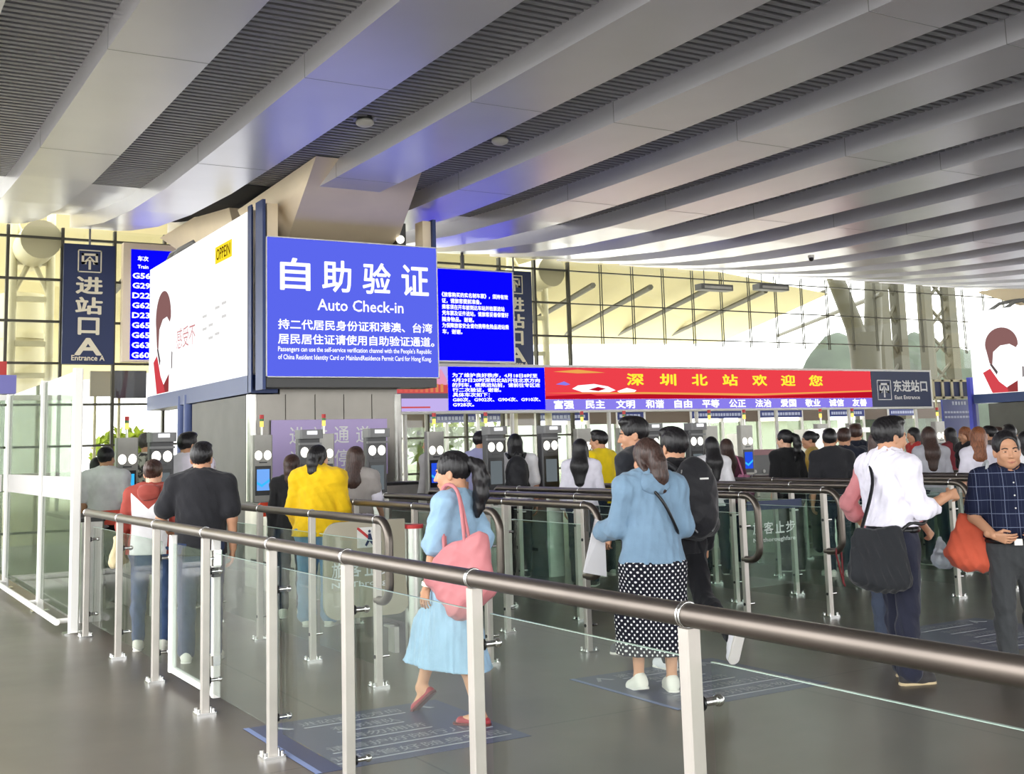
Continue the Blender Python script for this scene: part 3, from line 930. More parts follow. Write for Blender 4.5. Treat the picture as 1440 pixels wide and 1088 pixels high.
# queue-lane railings
LANES = [(3.35, 7.50, 'first lane railing beside the beige swing gate'),
         (4.37, 7.75, 'second lane railing, passing behind the pink tote bag'),
         (5.22, 7.68, 'third lane railing, its end loop between the pink tote and the folded paper'),
         (6.10, 7.85, 'fourth lane railing, hidden by the couple at its near end'),
         (6.93, 7.75, 'fifth lane railing, its end loop right of the black backpack'),
         (7.92, 7.75, 'sixth lane railing with a red cord tied to its end loop'),
         (8.78, 7.80, 'seventh lane railing behind the man in the white shirt'),
         (9.76, 7.82, 'eighth lane railing, its end post between the white shirt and the orange tote'),
         (10.62, 7.85, 'ninth lane railing behind the old man in plaid'),
         (11.50, 7.85, 'tenth lane railing, second last towards the right edge'),
         (12.36, 7.85, 'eleventh lane railing, farthest towards the right edge')]
HR = 1.125
for k, (X, Yn, lb) in enumerate(LANES):
    if k == 0:
        L0 = empty('lane_railing', (X, Yn, 0), lb, 'railing', 'railings of the queue lanes')
        far = 4.35; m = MB(); r = 0.15
        path = [(0, far, 0.92), (0, far, HR - 0.06), (0, far - 0.02, HR - 0.02), (0, far - 0.06, HR)]
        path += [(0, -0.02, HR)]
        for a in np.linspace(0, math.pi / 2, 7)[1:]:
            path.append((0, -0.02 - r * math.sin(a), HR - r * (1 - math.cos(a))))
        path += [(0, -0.17, 0.70)]
        for a in np.linspace(0, math.pi / 2, 7)[1:]:
            path.append((0, -0.17 + 0.12 * (1 - math.cos(a)), 0.70 - 0.12 * math.sin(a)))
        path += [(0, 0.04, 0.58)]
        m.tube(path, 0.03, M['tube'], 18); m.build('handrail', L0)
        for i, Y in enumerate((0.03, 1.28, 2.55, 3.8)):
            p = plate_post('post', L0, 1.10, 0.05, 0.045); p.location = (0, Y, 0)
            m = MB()
            ring = [(0.0325 * math.cos(a), 0, HR + 0.0325 * math.sin(a)) for a in np.linspace(0, 2 * math.pi, 19)]
            m.tube(ring, 0.004, M['chrome'], 6, caps=False); m.build('handrail_clip', p)
            for z in (0.2, 0.86):
                m = MB(); m.tube([(0.02, 0, z), (0.08, 0, z)], 0.011, M['chrome'], 10); m.tube([(-0.03, 0, z), (-0.02, 0, z)], 0.013, M['black'], 10); m.build('glass_clamp', p)
        for a, b in ((0.07, 1.24), (1.32, 2.51), (2.59, 3.76)):
            m = MB(); m.box((0.045, a, 0.12), (0.055, b, 0.97), M['glass_green']); m.box((0.0445, a, 0.968), (0.0555, b, 0.972), M['glass_edge'])
            m.build('glass_panel', L0)
    else:
        c = link_copy(L0); c.location = (X, Yn, 0); c['label'] = lb

# beige swing gate with the no-entry lettering
BYD = 8.68
t = empty('swing_gate', (4.13, BYD, 0), 'beige swing gate with no-entry pictogram and white lettering behind the first lane end', 'gate')
m = MB(); pl = []
for a in np.linspace(90, 180, 8):
    pl.append((-0.72 + 0.12 + 0.12 * math.cos(math.radians(a)), 0.93 + 0.12 * math.sin(math.radians(a))))
for a in np.linspace(180, 270, 8):
    pl.append((-0.60 + 0.12 * math.cos(math.radians(a)), 0.42 + 0.12 * math.sin(math.radians(a))))
for a in np.linspace(270, 330, 5):
    pl.append((-0.10 + 0.12 * math.cos(math.radians(a)), 0.42 + 0.12 * math.sin(math.radians(a))))
pl += [(-0.02, 0.60), (-0.02, 1.05)]
M['beige_gate'] = principled('beige_gate_steel', (178, 170, 150), 0.4, 0.3)
m.extrude([(a, 0.0, b) for a, b in pl], (0, 0.03, 0), M['beige_gate'])
m.build('leaf', t)
f = Face((-0.72, 0.0, 0), (1, 0, 0), (0, 0, 1))
m = MB(); f.rect(m, 0.28, 0.84, 0.47, 1.0, M['white_metal'], -0.005, 0.004)
f.poly(m, [(0.28, 1.0), (0.28, 0.985), (0.455, 0.84), (0.47, 0.84), (0.47, 0.855), (0.295, 1.0)], M['red_ring'], 0, 0.006)
nv = M['navy']
f.poly(m, [(0.375, 0.95), (0.395, 0.95), (0.41, 0.90), (0.43, 0.86), (0.415, 0.85), (0.385, 0.89), (0.36, 0.85), (0.345, 0.86), (0.37, 0.905)], nv, 0, 0.008)
f.poly(m, [(0.378, 0.956), (0.392, 0.956), (0.397, 0.97), (0.385, 0.98), (0.373, 0.97)], nv, 0, 0.008)
m.build('pictogram', t)
m = MB()
for i, ch in enumerate('旅客止步'):
    f.text(m, ch, 0.06 + i * 0.14, 0.62, 0.17 + i * 0.14, 0.74, M['white_letter'], 0.015)
f.text(m, 'No Through', 0.06, 0.53, 0.58, 0.585, M['white_letter'], 0.015)
m.build('lettering', t)
t = empty('bollard', (4.205, 8.72, 0), 'grey steel bollard with a red band beside the beige swing gate', 'bollard')
m = MB(); m.cyl((0, 0), 0.078, 0.0, 0.99, M['steel'], 24); m.build('shaft', t)
m = MB(); m.cyl((0, 0), 0.083, 0.965, 0.995, M['red_ring'], 24); m.build('red_band', t)
m = MB()
for s in (-1, 1):
    m.box((s * 0.19 - 0.02, -0.06, 0), (s * 0.19 + 0.02, 0.06, 0.22), M['steel'])
    m.box((s * 0.19 - 0.06, -0.06, 0.2), (s * 0.19 + 0.02, 0.06, 0.22), M['steel'])
m.build('guard_bracket', t)

# clear glass swing gate with the same lettering, right
t = empty('glass_gate', (8.0, 8.9, 0), 'glass swing gate with white lettering and a navy top band, left of the white shirt', 'gate')
f = Face((0.0, 0, 0), (1, 0, 0), (0, 0, 1))
m = MB(); f.rect(m, 0.0, 0.15, 0.80, 0.99, M['glass_green'], -0.01, 0.0); m.build('leaf', t)
m = MB(); f.rect(m, 0.0, 0.90, 0.74, 0.99, M['navy'], -0.012, 0.004); m.build('navy_band', t)
m = MB()
for i, ch in enumerate('旅客止步'):
    f.text(m, ch, 0.05 + i * 0.15, 0.66, 0.175 + i * 0.15, 0.78, M['white_letter'], 0.015, 0.008)
f.text(m, 'No thoroughfare', 0.05, 0.57, 0.62, 0.625, M['white_letter'], 0.012, 0.008)
m.build('lettering', t)
# red cord on the sixth lane's loop
m = MB(); M['cord'] = principled('red_cord', (120, 28, 34), 0.7)
m.tube([(7.92, 7.655, 0.618), (7.957, 7.64, 0.58), (7.95, 7.63, 0.45), (7.94, 7.62, 0.32), (7.935, 7.60, 0.28)], 0.008, M['cord'], 8)
m.tube([(7.90, 7.64, 0.615), (7.87, 7.62, 0.57), (7.91, 7.62, 0.42), (7.93, 7.61, 0.30)], 0.008, M['cord'], 8)
m.build('red_cord', label='dark red cord looped around the end of a lane railing', cat='cord')

# ================================================================== floor notices
M['decal'] = principled('blue_floor_sheet', (74, 80, 108), 0.35)
M['decal_text'] = principled('worn_white_print', (168, 170, 178), 0.6)
M['decal_edge'] = principled('pale_blue_edge', (132, 148, 190), 0.5)
def floor_notice(x0, y0, label):
    t = empty('floor_notice', (x0, y0, 0), label, 'floor notice', 'blue printed notices stuck to the floor')
    f = Face((0, 0, 0.001), (1, 0, 0), (0, 1, 0))
    m = MB(); f.rect(m, 0, 0, 1.27, 1.18, M['decal'], 0, 0.0015); m.build('sheet', t)
    m = MB(); f.rect(m, 0, 0, 0.035, 1.18, M['decal_edge'], 0, 0.002); m.build('pale_edge', t)
    m = MB()
    for a in (0.10, 1.02):
        f.poly(m, [(a, 0.98), (a + 0.07, 1.10), (a + 0.14, 0.98), (a + 0.11, 0.98), (a + 0.07, 1.05), (a + 0.03, 0.98)], M['decal_text'], 0, 0.003)
    for i, (s_, a0, a1) in enumerate((('进站客流方向', 0.30, 0.95), ('有序排队', 0.42, 0.84), ('请勿拥挤', 0.42, 0.92), ('请看护好随行儿童', 0.22, 1.2), ('请保管好随身物品', 0.16, 1.2))):
        zt = 1.10 - i * 0.215
        f.text(m, s_, a0, zt - 0.105, a1, zt, M['decal_text'], 0.006, 0.003, box='line')
        f.rect(m, a0, zt - 0.145, a1, zt - 0.128, M['decal_text'], 0, 0.003)
    m.build('lettering', t)


floor_notice(2.20, 5.73, 'blue floor notice in front of the woman in the light blue dress')
floor_notice(4.50, 5.72, 'blue floor notice under the feet of the woman in the polka-dot skirt')
floor_notice(7.50, 5.72, 'blue floor notice between the white-shirted man and the old man')

# ================================================================== ticket gates
M['dark_plastic'] = principled('dark_grey_plastic', (62, 62, 64), 0.4)


def ticket_gate(X, Y0, Y1, label, a_term=True, b_term=True, flap=1, screen='scr_blue', zt=1.86):
    t = empty('ticket_gate', (X, Y0, 0), label, 'ticket gate', 'ticket gates in the row behind the lanes')
    L = Y1 - Y0
    m = MB(); m.box((-0.12, 0.0, 0), (0.12, L, 0.98), M['steel'], 0.02)
    m.box((-0.125, 0.25, 0.30), (0.125, L - 0.25, 0.34), M['dark_steel'])
    m.box((-0.13, -0.01, 0.98), (0.13, L + 0.01, 1.02), M['dark_steel'], 0.02)
    m.build('cabinet', t)
    for n_, on, yy in (('near', a_term, 0.12), ('far', b_term, L - 0.3)):
        if not on:
            continue
        z1 = zt if n_ == 'near' else zt - 0.02
        m = MB()
        m.box((-0.125, yy - 0.05, 1.02), (0.125, yy + 0.07, z1), M['terminal'] if n_ == 'far' else M['dark_plastic'], 0.015)
        if n_ == 'near':
            m.box((-0.135, yy - 0.13, z1 - 0.10), (0.135, yy + 0.07, z1), M['grey'], 0.02)
            m.box((-0.13, yy - 0.09, z1 - 0.17), (0.13, yy - 0.05, z1 - 0.145), M['grey'])
        tm = m.build('terminal', t)
        f = Face((-0.12, yy - 0.052, 0), (1, 0, 0), (0, 0, 1))
        m = MB(); f.rect(m, 0.02, 1.10, 0.22, z1 - 0.38, M['black'], -0.01, 0.004); m.build('screen_bezel', tm)
        m = MB(); f.rect(m, 0.04, 1.16, 0.20, z1 - 0.42, M[screen] if n_ == 'far' else M['scr_dim'], 0, 0.008)
        if n_ == 'far':
            f.poly(m, [(0.04, 1.24), (0.10, 1.20), (0.20, 1.27), (0.20, 1.30), (0.10, 1.235), (0.04, 1.27)], M['scr_cyan'], 0, 0.011)
        m.build('screen', tm)
        for a in (0.062, 0.178):
            m = MB(); c = f.p(a, z1 - 0.25, 0.0)
            m.ball((c[0], c[1], c[2]), 0.05, M['lamp'], 8, (0.95, 0.35, 1.15)); m.build('face_light', tm)
        m = MB(); f.rect(m, 0.07, z1 - 0.345, 0.17, z1 - 0.33, M['dark_steel'], 0, 0.006)
        if n_ == 'near':
            g_ = Face((-0.12, yy - 0.131, 0), (1, 0, 0), (0, 0, 1)); g_.rect(m, 0.06, z1 - 0.055, 0.18, z1 - 0.015, M['led_white'], 0, 0.006)
            f.rect(m, 0.05, 1.04, 0.20, 1.075, M['black'], 0, 0.02)
        m.build('reader_slot', tm)
        if n_ == 'far':
            m = MB(); m.tube([(0.0, yy, z1), (0.0, yy, z1 + 0.10)], 0.016, M['steel'], 8); pole = m.build('signal_pole', tm)
            m = MB(); m.tube([(0, yy, z1 + 0.1), (0, yy, z1 + 0.17)], 0.024, M['amber'], 10); m.tube([(0, yy, z1 + 0.17), (0, yy, z1 + 0.20)], 0.026, principled('green_lens', (60, 120, 60), 0.3), 10)
            m.tube([(0, yy, z1 + 0.2), (0, yy, z1 + 0.25)], 0.027, M['red_ring'], 10); m.build('signal_lamp', pole)
    if flap:
        m = MB(); s = flap
        m.extrude([(s * 0.13, 0.55, 0.92), (s * 0.40, 0.55, 0.90), (s * 0.44, 0.55, 1.02), (s * 0.40, 0.55, 1.06), (s * 0.13, 0.55, 1.06)], (0, 0.05, 0), M['red'])
        m.build('flap', t)
    return t


GY0, GY1 = 12.28, 14.3
GATES = [(2.36, 'ticket gate with a red flap just behind the white partition post', False, False, 1),
         (3.06, 'ticket gate with a glowing blue screen behind the red and white jacket', True, True, 0),
         (4.69, 'ticket gate with a white and blue screen left of the purple notice', True, True, -1),
         (5.51, 'ticket gate in front of the purple notice, right of the yellow sweater', True, True, 0),
         (7.09, 'ticket gate with twin round lights left of the boy with the black rucksack', True, True, -1),
         (7.89, 'ticket gate with twin round lights between the boy and the long-haired girl in white', True, True, 1),
         (9.50, 'ticket gate behind the couple, next to the man looking left', True, True, -1),
         (10.26, 'ticket gate with twin round lights beside the long-haired girl near the middle', True, True, 0),
         (11.90, 'ticket gate with a red tray right of the girl with the pink bag', False, True, -1),
         (12.62, 'ticket gate right of the grey cabinet with a yellow sticker', False, True, 0),
         (14.30, 'ticket gate with a glowing lamp by the man with the dark rucksack', False, True, 0),
         (15.05, 'ticket gate behind the head of the man in the white shirt', False, True, 0),
         (17.20, 'ticket gate with a glowing lamp by the woman in the grey hood', False, True, 0)]
for X, lb, a, b, fl in GATES:
    ticket_gate(X, GY0, GY1, lb, a, b, fl, {3.06: 'scr_cyan', 4.69: 'scr_lblue'}.get(X, 'scr_blue'))

# staff cabinet and conveyor scanner among the gates
c = ony(1048, 640, 14.6)
t = empty('ticket_cabinet', (c[0], 14.6, 0), 'grey steel cabinet with a yellow sticker between the right-hand gates', 'cabinet')
m = MB(); m.box((-0.13, 0, 0), (0.13, 0.3, 1.72), M['steel'], 0.02); m.build('body', t)
f = Face((-0.13, 0, 0), (1, 0, 0), (0, 0, 1))
m = MB(); f.rect(m, 0.01, 1.58, 0.25, 1.71, M['lamp'], 0, 0.006); m.build('lamp_panel', t)
m = MB(); f.rect(m, 0.06, 1.18, 0.22, 1.30, principled('yellow_sticker', (236, 214, 120), 0.5), 0, 0.006); m.build('sticker', t)
m = MB(); f.rect(m, 0.05, 1.50, 0.2, 1.52, M['chrome'], 0, 0.01); f.rect(m, 0.05, 1.36, 0.2, 1.38, M['chrome'], 0, 0.01); m.build('slot', t)
c = ony(1150, 640, 13.6)
t = empty('gate_pillar', (c[0], 13.6, 0), 'tall square grey steel pillar left of the man in the black shirt', 'pillar')
m = MB(); m.box((-0.17, 0, 0), (0.17, 0.35, 1.75), M['steel'], 0.02); m.build('shaft', t)
m = MB(); m.box((0.17, 0.05, 1.68), (1.3, 0.3, 1.76), M['steel'], 0.01); m.build('cross_arm', t)
c0, c1 = ony(1052, 640, 16.5)[0], ony(1108, 640, 16.5)[0]
t = empty('luggage_scanner', (c0, 16.5, 0), 'dark luggage scanner with a pinkish top behind the grey cabinet', 'scanner')
m = MB(); m.box((0, 0, 0.9), (c1 - c0, 0.9, 1.32), M['grey'], 0.02); m.build('housing', t)
m = MB(); m.box((-0.02, -0.02, 1.32), (c1 - c0 + 0.02, 0.92, 1.42), principled('pink_cover', (176, 128, 132), 0.5), 0.02); m.build('cover', t)
m = MB()
for k in range(4):
    m.ball((0.15 + k * 0.22, -0.01, 1.02), 0.035, M['white_metal'], 6, (1, 0.5, 1))
m.build('button', t)
m = MB(); m.box((-0.3, -0.05, 0.70), (c1 - c0 + 0.3, 0.8, 0.9), M['steel'], 0.01)
for xx in (0.0, c1 - c0):
    m.box((xx - 0.04, 0.1, 0), (xx + 0.04, 0.2, 0.7), M['steel'])
m.build('conveyor', t)

# counters behind the first gates
for i, (pa, pb, Y, z, lb) in enumerate(((505, 600, 14.9, 1.12, 'grey inspection counter right of the purple notice, with a red-topped tray'),
                                        (735, 768, 14.8, 1.0, 'small round grey bin-like counter below the child behind the gates'))):
    xa, xb = ony(pa, 690, Y)[0], ony(pb, 690, Y)[0]
    t = empty('counter', (xa, Y, 0), lb, 'counter')
    m = MB(); m.box((0, 0, 0), (xb - xa, 0.5, z), M['steel'], 0.02); m.build('body', t)
    m = MB(); m.box((-0.02, -0.03, z), (xb - xa + 0.02, 0.53, z + 0.04), M['dark_steel'], 0.01); m.build('worktop', t)

# ================================================================== far entrance wall
WY = 24.3
def ex(px):
    return ony(px, 600, WY)[0]


M['brown_panel'] = principled('brown_lintel', (112, 98, 84), 0.5)
M['info_blue'] = principled('info_board_blue', (48, 60, 128), 0.45)
M['info_white'] = principled('info_board_print', (190, 196, 222), 0.6)
mb = MB()
for a, b in ((566, 600), (710, 752), (826, 868), (905, 972), (1044, 1068), (1128, 1166), (1216, 1250), (1288, 1330)):
    mb.box((ex(a), WY, 2.12), (ex(b), WY + 0.12, 2.62), M['brown_panel'])
mb.build('wall_far', kind='structure')
boards = [(601, 668), (676, 709), (754, 826), (868, 904), (973, 1042), (1069, 1127), (1167, 1215), (1251, 1287)]
for i, (a, b) in enumerate(boards):
    xa, xb = ex(a), ex(b)
    t = empty('info_board', (xa, WY - 0.05, 0), 'blue information board, %s from the left in the row under the long screen' % ['first', 'second', 'third', 'fourth', 'fifth', 'sixth', 'seventh', 'eighth'][i], 'sign', 'blue information boards over the far doors')
    m = MB(); m.box((0, 0, 2.22), (xb - xa, 0.05, 2.60), M['info_blue']); m.build('board', t)
    f = Face((0, 0, 0), (1, 0, 0), (0, 0, 1)); m = MB()
    for r_ in range(2):
        a0 = 0.05
        while a0 < xb - xa - 0.1:
            wd = random.uniform(0.05, 0.11); f.rect(m, a0, 2.28 + r_ * 0.14, min(a0 + wd, xb - xa - 0.04), 2.36 + r_ * 0.14, M['info_white'], 0, 0.004); a0 += wd + 0.025
    m.build('print', t)
mb = MB(); n_ = 0
for px in (567, 599, 628, 672, 711, 753, 800, 827, 868, 906, 972, 1016, 1043, 1068, 1128, 1166, 1215, 1250, 1289, 1332):
    x = ex(px); mb.box((x - 0.035, WY - 0.03, 0), (x + 0.035, WY + 0.1, 2.62), M['white_metal'])
mb.box((ex(560), WY, 2.60), (ex(1345), WY + 0.1, 2.68), M['white_metal'])
df = mb.build('door_1', kind='structure')
mb = MB()
for a, b in ((567, 628), (628, 711), (711, 827), (827, 906), (906, 1043), (1043, 1166), (1166, 1332)):
    mb.box((ex(a) + 0.04, WY + 0.02, 0.05), (ex(b) - 0.04, WY + 0.035, 2.12), M['glass_tall'])
mb.build('pane', df)
# blue upright board and hanging board on the right
xa, xb = ony(1328, 600, 22.6)[0], ony(1378, 600, 22.6)[0]
t = empty('info_board', (xa, 22.6, 0), 'large blue information board with white print below the right billboard', 'sign')
m = MB(); m.box((0, 0, 1.52), (xb - xa, 0.06, 2.62), M['info_blue']); m.build('board', t)
for xx in (0.08, xb - xa - 0.08):
    m = MB(); m.tube([(xx, 0.03, 0), (xx, 0.03, 1.52)], 0.025, M['white_metal'], 8); m.build('leg', t)
f = Face((0, 0, 0), (1, 0, 0), (0, 0, 1)); m = MB()
for k in range(5):
    f.rect(m, 0.42 + 0.13 * k, 2.46, 0.50 + 0.13 * k, 2.56, M['info_white'], 0, 0.004)
for r_ in range(2):
    for k in range(10):
        f.rect(m, 0.06 + 0.13 * k, 2.22 + 0.14 * -r_, 0.16 + 0.13 * k, 2.28 - 0.14 * r_, M['info_white'], 0, 0.004)
m.build('print', t)
xa, xb = ony(1314, 560, 22.0)[0], ony(1366, 560, 22.0)[0]
t = empty('hanging_frame', (xa, 22.0, 0), 'small open metal frame with dark panels right of the navy east entrance panel', 'frame')
m = MB(); m.box((0, 0, 2.62), (xb - xa, 0.06, 2.68), M['cream']); m.box((0, 0, 3.1), (xb - xa, 0.06, 3.16), M['cream'])
for k in range(5):
    a = (xb - xa) * k / 4; m.box((a - 0.05, 0, 2.62), (a + 0.05, 0.06, 3.16), M['cream'])
m.build('bar', t)
m = MB(); m.box((0.05, 0.03, 2.68), (xb - xa - 0.05, 0.05, 3.1), M['navy']); m.build('back_panel', t)
m = MB(); m.tube([(0.1, 0.03, 0), (0.1, 0.03, 2.62)], 0.03, M['cream'], 8); m.build('post', t)
t = empty('blue_post', (ony(1366, 560, 21.6)[0], 21.6, 0), 'bright blue upright beside the lower left corner of the right billboard', 'post')
m = MB(); m.box((0, 0, 0), (0.16, 0.12, 3.2), principled('bright_blue', (72, 78, 190), 0.4)); m.build('board', t)

# dark blue board and red-blue kiosk on the left
m = MB(); xa, xb = ony(161, 540, 22.9)[0], ony(206, 540, 22.9)[0]
m.box((xa, 22.9, 2.75), (xb, 23.0, 3.28), principled('dark_slate_board', (74, 74, 92), 0.5)); m.tube([(xa + 0.1, 22.95, 0), (xa + 0.1, 22.95, 2.75)], 0.03, M['cream'], 8); m.build('slate_board', label='dark slate board under the train number screen', cat='board')
m = MB(); xa, xb = ony(127, 540, 22.8)[0], ony(160, 540, 22.8)[0]
m.box((xa, 22.8, 2.78), (xb, 22.9, 3.26), principled('grey_poster', (168, 158, 140), 0.5)); m.tube([(xa + 0.1, 22.85, 0), (xa + 0.1, 22.85, 2.78)], 0.03, M['cream'], 8); m.build('grey_poster', label='grey poster left of the dark slate board', cat='poster')
t = empty('kiosk_sign', (ony(-8, 540, 20)[0], 20, 0), 'purple-blue kiosk sign with a red top at the left edge', 'sign')
xb = ony(23, 540, 20)[0] - ony(-8, 540, 20)[0]
m = MB(); m.box((0, 0, 2.68), (xb, 0.3, 2.98), principled('violet_sign', (118, 116, 186), 0.4)); m.build('lower_box', t)
m = MB(); m.box((0, 0.02, 2.98), (xb * 0.55, 0.28, 3.2), principled('red_sign', (190, 46, 40), 0.4)); m.build('upper_box', t)

# ceiling fittings
for i, (px, py, lb) in enumerate(((513, 170, 'white ceiling dome in the slats above the column head'), (703, 196, 'white ceiling dome in the slats right of the column head'))):
    c = onz(px, py, 5.30)
    t = empty('ceiling_dome', (c[0], c[1], 5.335), lb, 'ceiling fitting', 'round fittings in the ceiling')
    m = MB(); m.tube([(0, 0, -0.02), (0, 0, 0.03)], 0.135, M['black'], 20); m.build('recess_ring', t)
    m = MB(); m.ball((0, 0, -0.055), 0.105, M['white_metal'], 10, (1, 1, 0.5)); m.build('dome', t)
c = onz(1141, 366, 5.0)
t = empty('ceiling_camera', (c[0], c[1], 5.1), 'small dome camera under a beam above the red welcome screen', 'ceiling fitting')
m = MB(); m.tube([(0, 0, 0), (0, 0, -0.05)], 0.06, M['white_metal'], 14); m.build('mount', t)
m = MB(); m.ball((0, 0, -0.07), 0.05, M['black'], 8); m.build('dome', t)
for i, (px, lb) in enumerate(((1010, 'left of two grey boxes hanging at the canopy edge'), (1090, 'right of two grey boxes hanging at the canopy edge'))):
    c = ony(px, 404, 21.0)
    t = empty('canopy_box', (c[0], 21.0, 0), lb, 'ceiling fitting', 'grey boxes at the canopy edge')
    m = MB(); m.box((-0.5, 0, c[2] - 0.06), (0.5, 0.3, c[2] + 0.08), M['grey'], 0.03); m.build('body', t)
    m = MB(); m.box((-0.42, -0.01, c[2] - 0.03), (0.42, 0.0, c[2] + 0.03), M['steel']); m.build('grille', t)
    m = MB(); m.tube([(-0.3, 0.15, c[2] + 0.08), (-0.3, 0.15, 5.72)], 0.012, M['grey'], 6); m.tube([(0.3, 0.15, c[2] + 0.08), (0.3, 0.15, 5.72)], 0.012, M['grey'], 6); m.build('hanger', t)

# ================================================================== people
class Sdf:
    """Smoothly joined rounded volumes turned into one continuous surface."""

    def __init__(self, k=0.03):
        self.p = []; self.k = k; self.noise = None; self.planes = []

    def cone(self, a, b, ra, rb, k=None, flat=1.0, fdir=1, sub=False):
        a, b = np.array(a, float), np.array(b, float)
        r = max(ra, rb)
        self.p.append(('c', a, b, ra, rb, self.k if k is None else k, flat, fdir, sub, np.minimum(a, b) - r, np.maximum(a, b) + r))
        return self

    def ell(self, c, r, k=None, rot=None, sub=False):
        c, r = np.array(c, float), np.array(r, float)
        m = np.full(3, r.max()) if rot is not None else r
        self.p.append(('e', c, r, rot, None, self.k if k is None else k, 1, 1, sub, c - m, c + m))
        return self

    def cut(self, n, c):
        """Keep the side where n.p <= c."""
        self.planes.append((np.array(n, float), c)); return self

    def mesh(self, vox):
        lo = np.min([q[9] for q in self.p if not q[8]], 0) - 3 * vox - 0.01
        hi = np.max([q[10] for q in self.p if not q[8]], 0) + 3 * vox + 0.01
        n = np.ceil((hi - lo) / vox).astype(int) + 1
        ax = [(lo[i] + vox * np.arange(n[i])).astype(np.float32) for i in range(3)]
        V = np.full(n, 0.3, np.float32)
        for typ, A, B, ra, rb, k, flat, fdir, sub, l, h in self.p:
            pad = k + 2.5 * vox + 0.012
            i0 = np.maximum(((l - pad - lo) / vox).astype(int), 0); i1 = np.minimum(((h + pad - lo) / vox).astype(int) + 2, n)
            if np.any(i1 <= i0):
                continue
            sl = tuple(slice(a, b) for a, b in zip(i0, i1))
            X = ax[0][sl[0]][:, None, None]; Y = ax[1][sl[1]][None, :, None]; Z = ax[2][sl[2]][None, None, :]
            if typ == 'c':
                ba = B - A
                px, py, pz = X - A[0], Y - A[1], Z - A[2]
                den = float(ba @ ba) + 1e-9
                t = np.clip((px * ba[0] + py * ba[1] + pz * ba[2]) / den, 0, 1)
                dx, dy, dz = px - t * ba[0], py - t * ba[1], pz - t * ba[2]
                if flat != 1.0:
                    if fdir == 0: dx = dx / flat
                    else: dy = dy / flat
                d = np.sqrt(dx * dx + dy * dy + dz * dz) - (ra + t * (rb - ra))
                if flat < 1.0: d = d * (0.5 + 0.5 * flat)
            else:
                px, py, pz = np.broadcast_arrays(X - A[0], Y - A[1], Z - A[2])
                if ra is not None:
                    Rm = ra
                    px, py, pz = (Rm[0][0] * px + Rm[1][0] * py + Rm[2][0] * pz, Rm[0][1] * px + Rm[1][1] * py + Rm[2][1] * pz, Rm[0][2] * px + Rm[1][2] * py + Rm[2][2] * pz)
                k0 = np.sqrt((px / B[0]) ** 2 + (py / B[1]) ** 2 + (pz / B[2]) ** 2)
                k1 = np.sqrt((px / B[0] ** 2) ** 2 + (py / B[1] ** 2) ** 2 + (pz / B[2] ** 2) ** 2) + 1e-6
                d = k0 * (k0 - 1) / k1
            a = V[sl]; kk = max(k, 1e-4)
            if sub:
                b = -d; hh = np.clip(0.5 - 0.5 * (b - a) / kk, 0, 1); V[sl] = b * (1 - hh) + a * hh + kk * hh * (1 - hh)
            else:
                hh = np.clip(0.5 + 0.5 * (d - a) / kk, 0, 1); V[sl] = d * (1 - hh) + a * hh - kk * hh * (1 - hh)
        X, Y, Z = ax[0][:, None, None], ax[1][None, :, None], ax[2][None, None, :]
        if self.noise:
            amp, fr, seed, zs = self.noise
            r = np.random.default_rng(seed)
            for _ in range(7):
                kv = r.normal(0, 1, 3); kv /= np.linalg.norm(kv); kv *= fr * (r.uniform(0.5, 0.9) if _ < 2 else r.uniform(1.1, 2.2)); kv[2] *= zs
                w = np.sin(kv[0] * X + kv[1] * Y + kv[2] * Z + r.uniform(0, 6.28))
                V += (amp / 2.6 * (w if _ < 2 else 0.95 * (np.abs(w) - 0.64))).astype(np.float32)
        for nn, c in self.planes:
            V = np.maximum(V, (nn[0] * X + nn[1] * Y + nn[2] * Z - c).astype(np.float32))
        return surface_nets(V, lo, vox)


_CORN = np.array([(0, 0, 0), (1, 0, 0), (0, 1, 0), (1, 1, 0), (0, 0, 1), (1, 0, 1), (0, 1, 1), (1, 1, 1)])
_EDG = [(0, 1), (2, 3), (4, 5), (6, 7), (0, 2), (1, 3), (4, 6), (5, 7), (0, 4), (1, 5), (2, 6), (3, 7)]


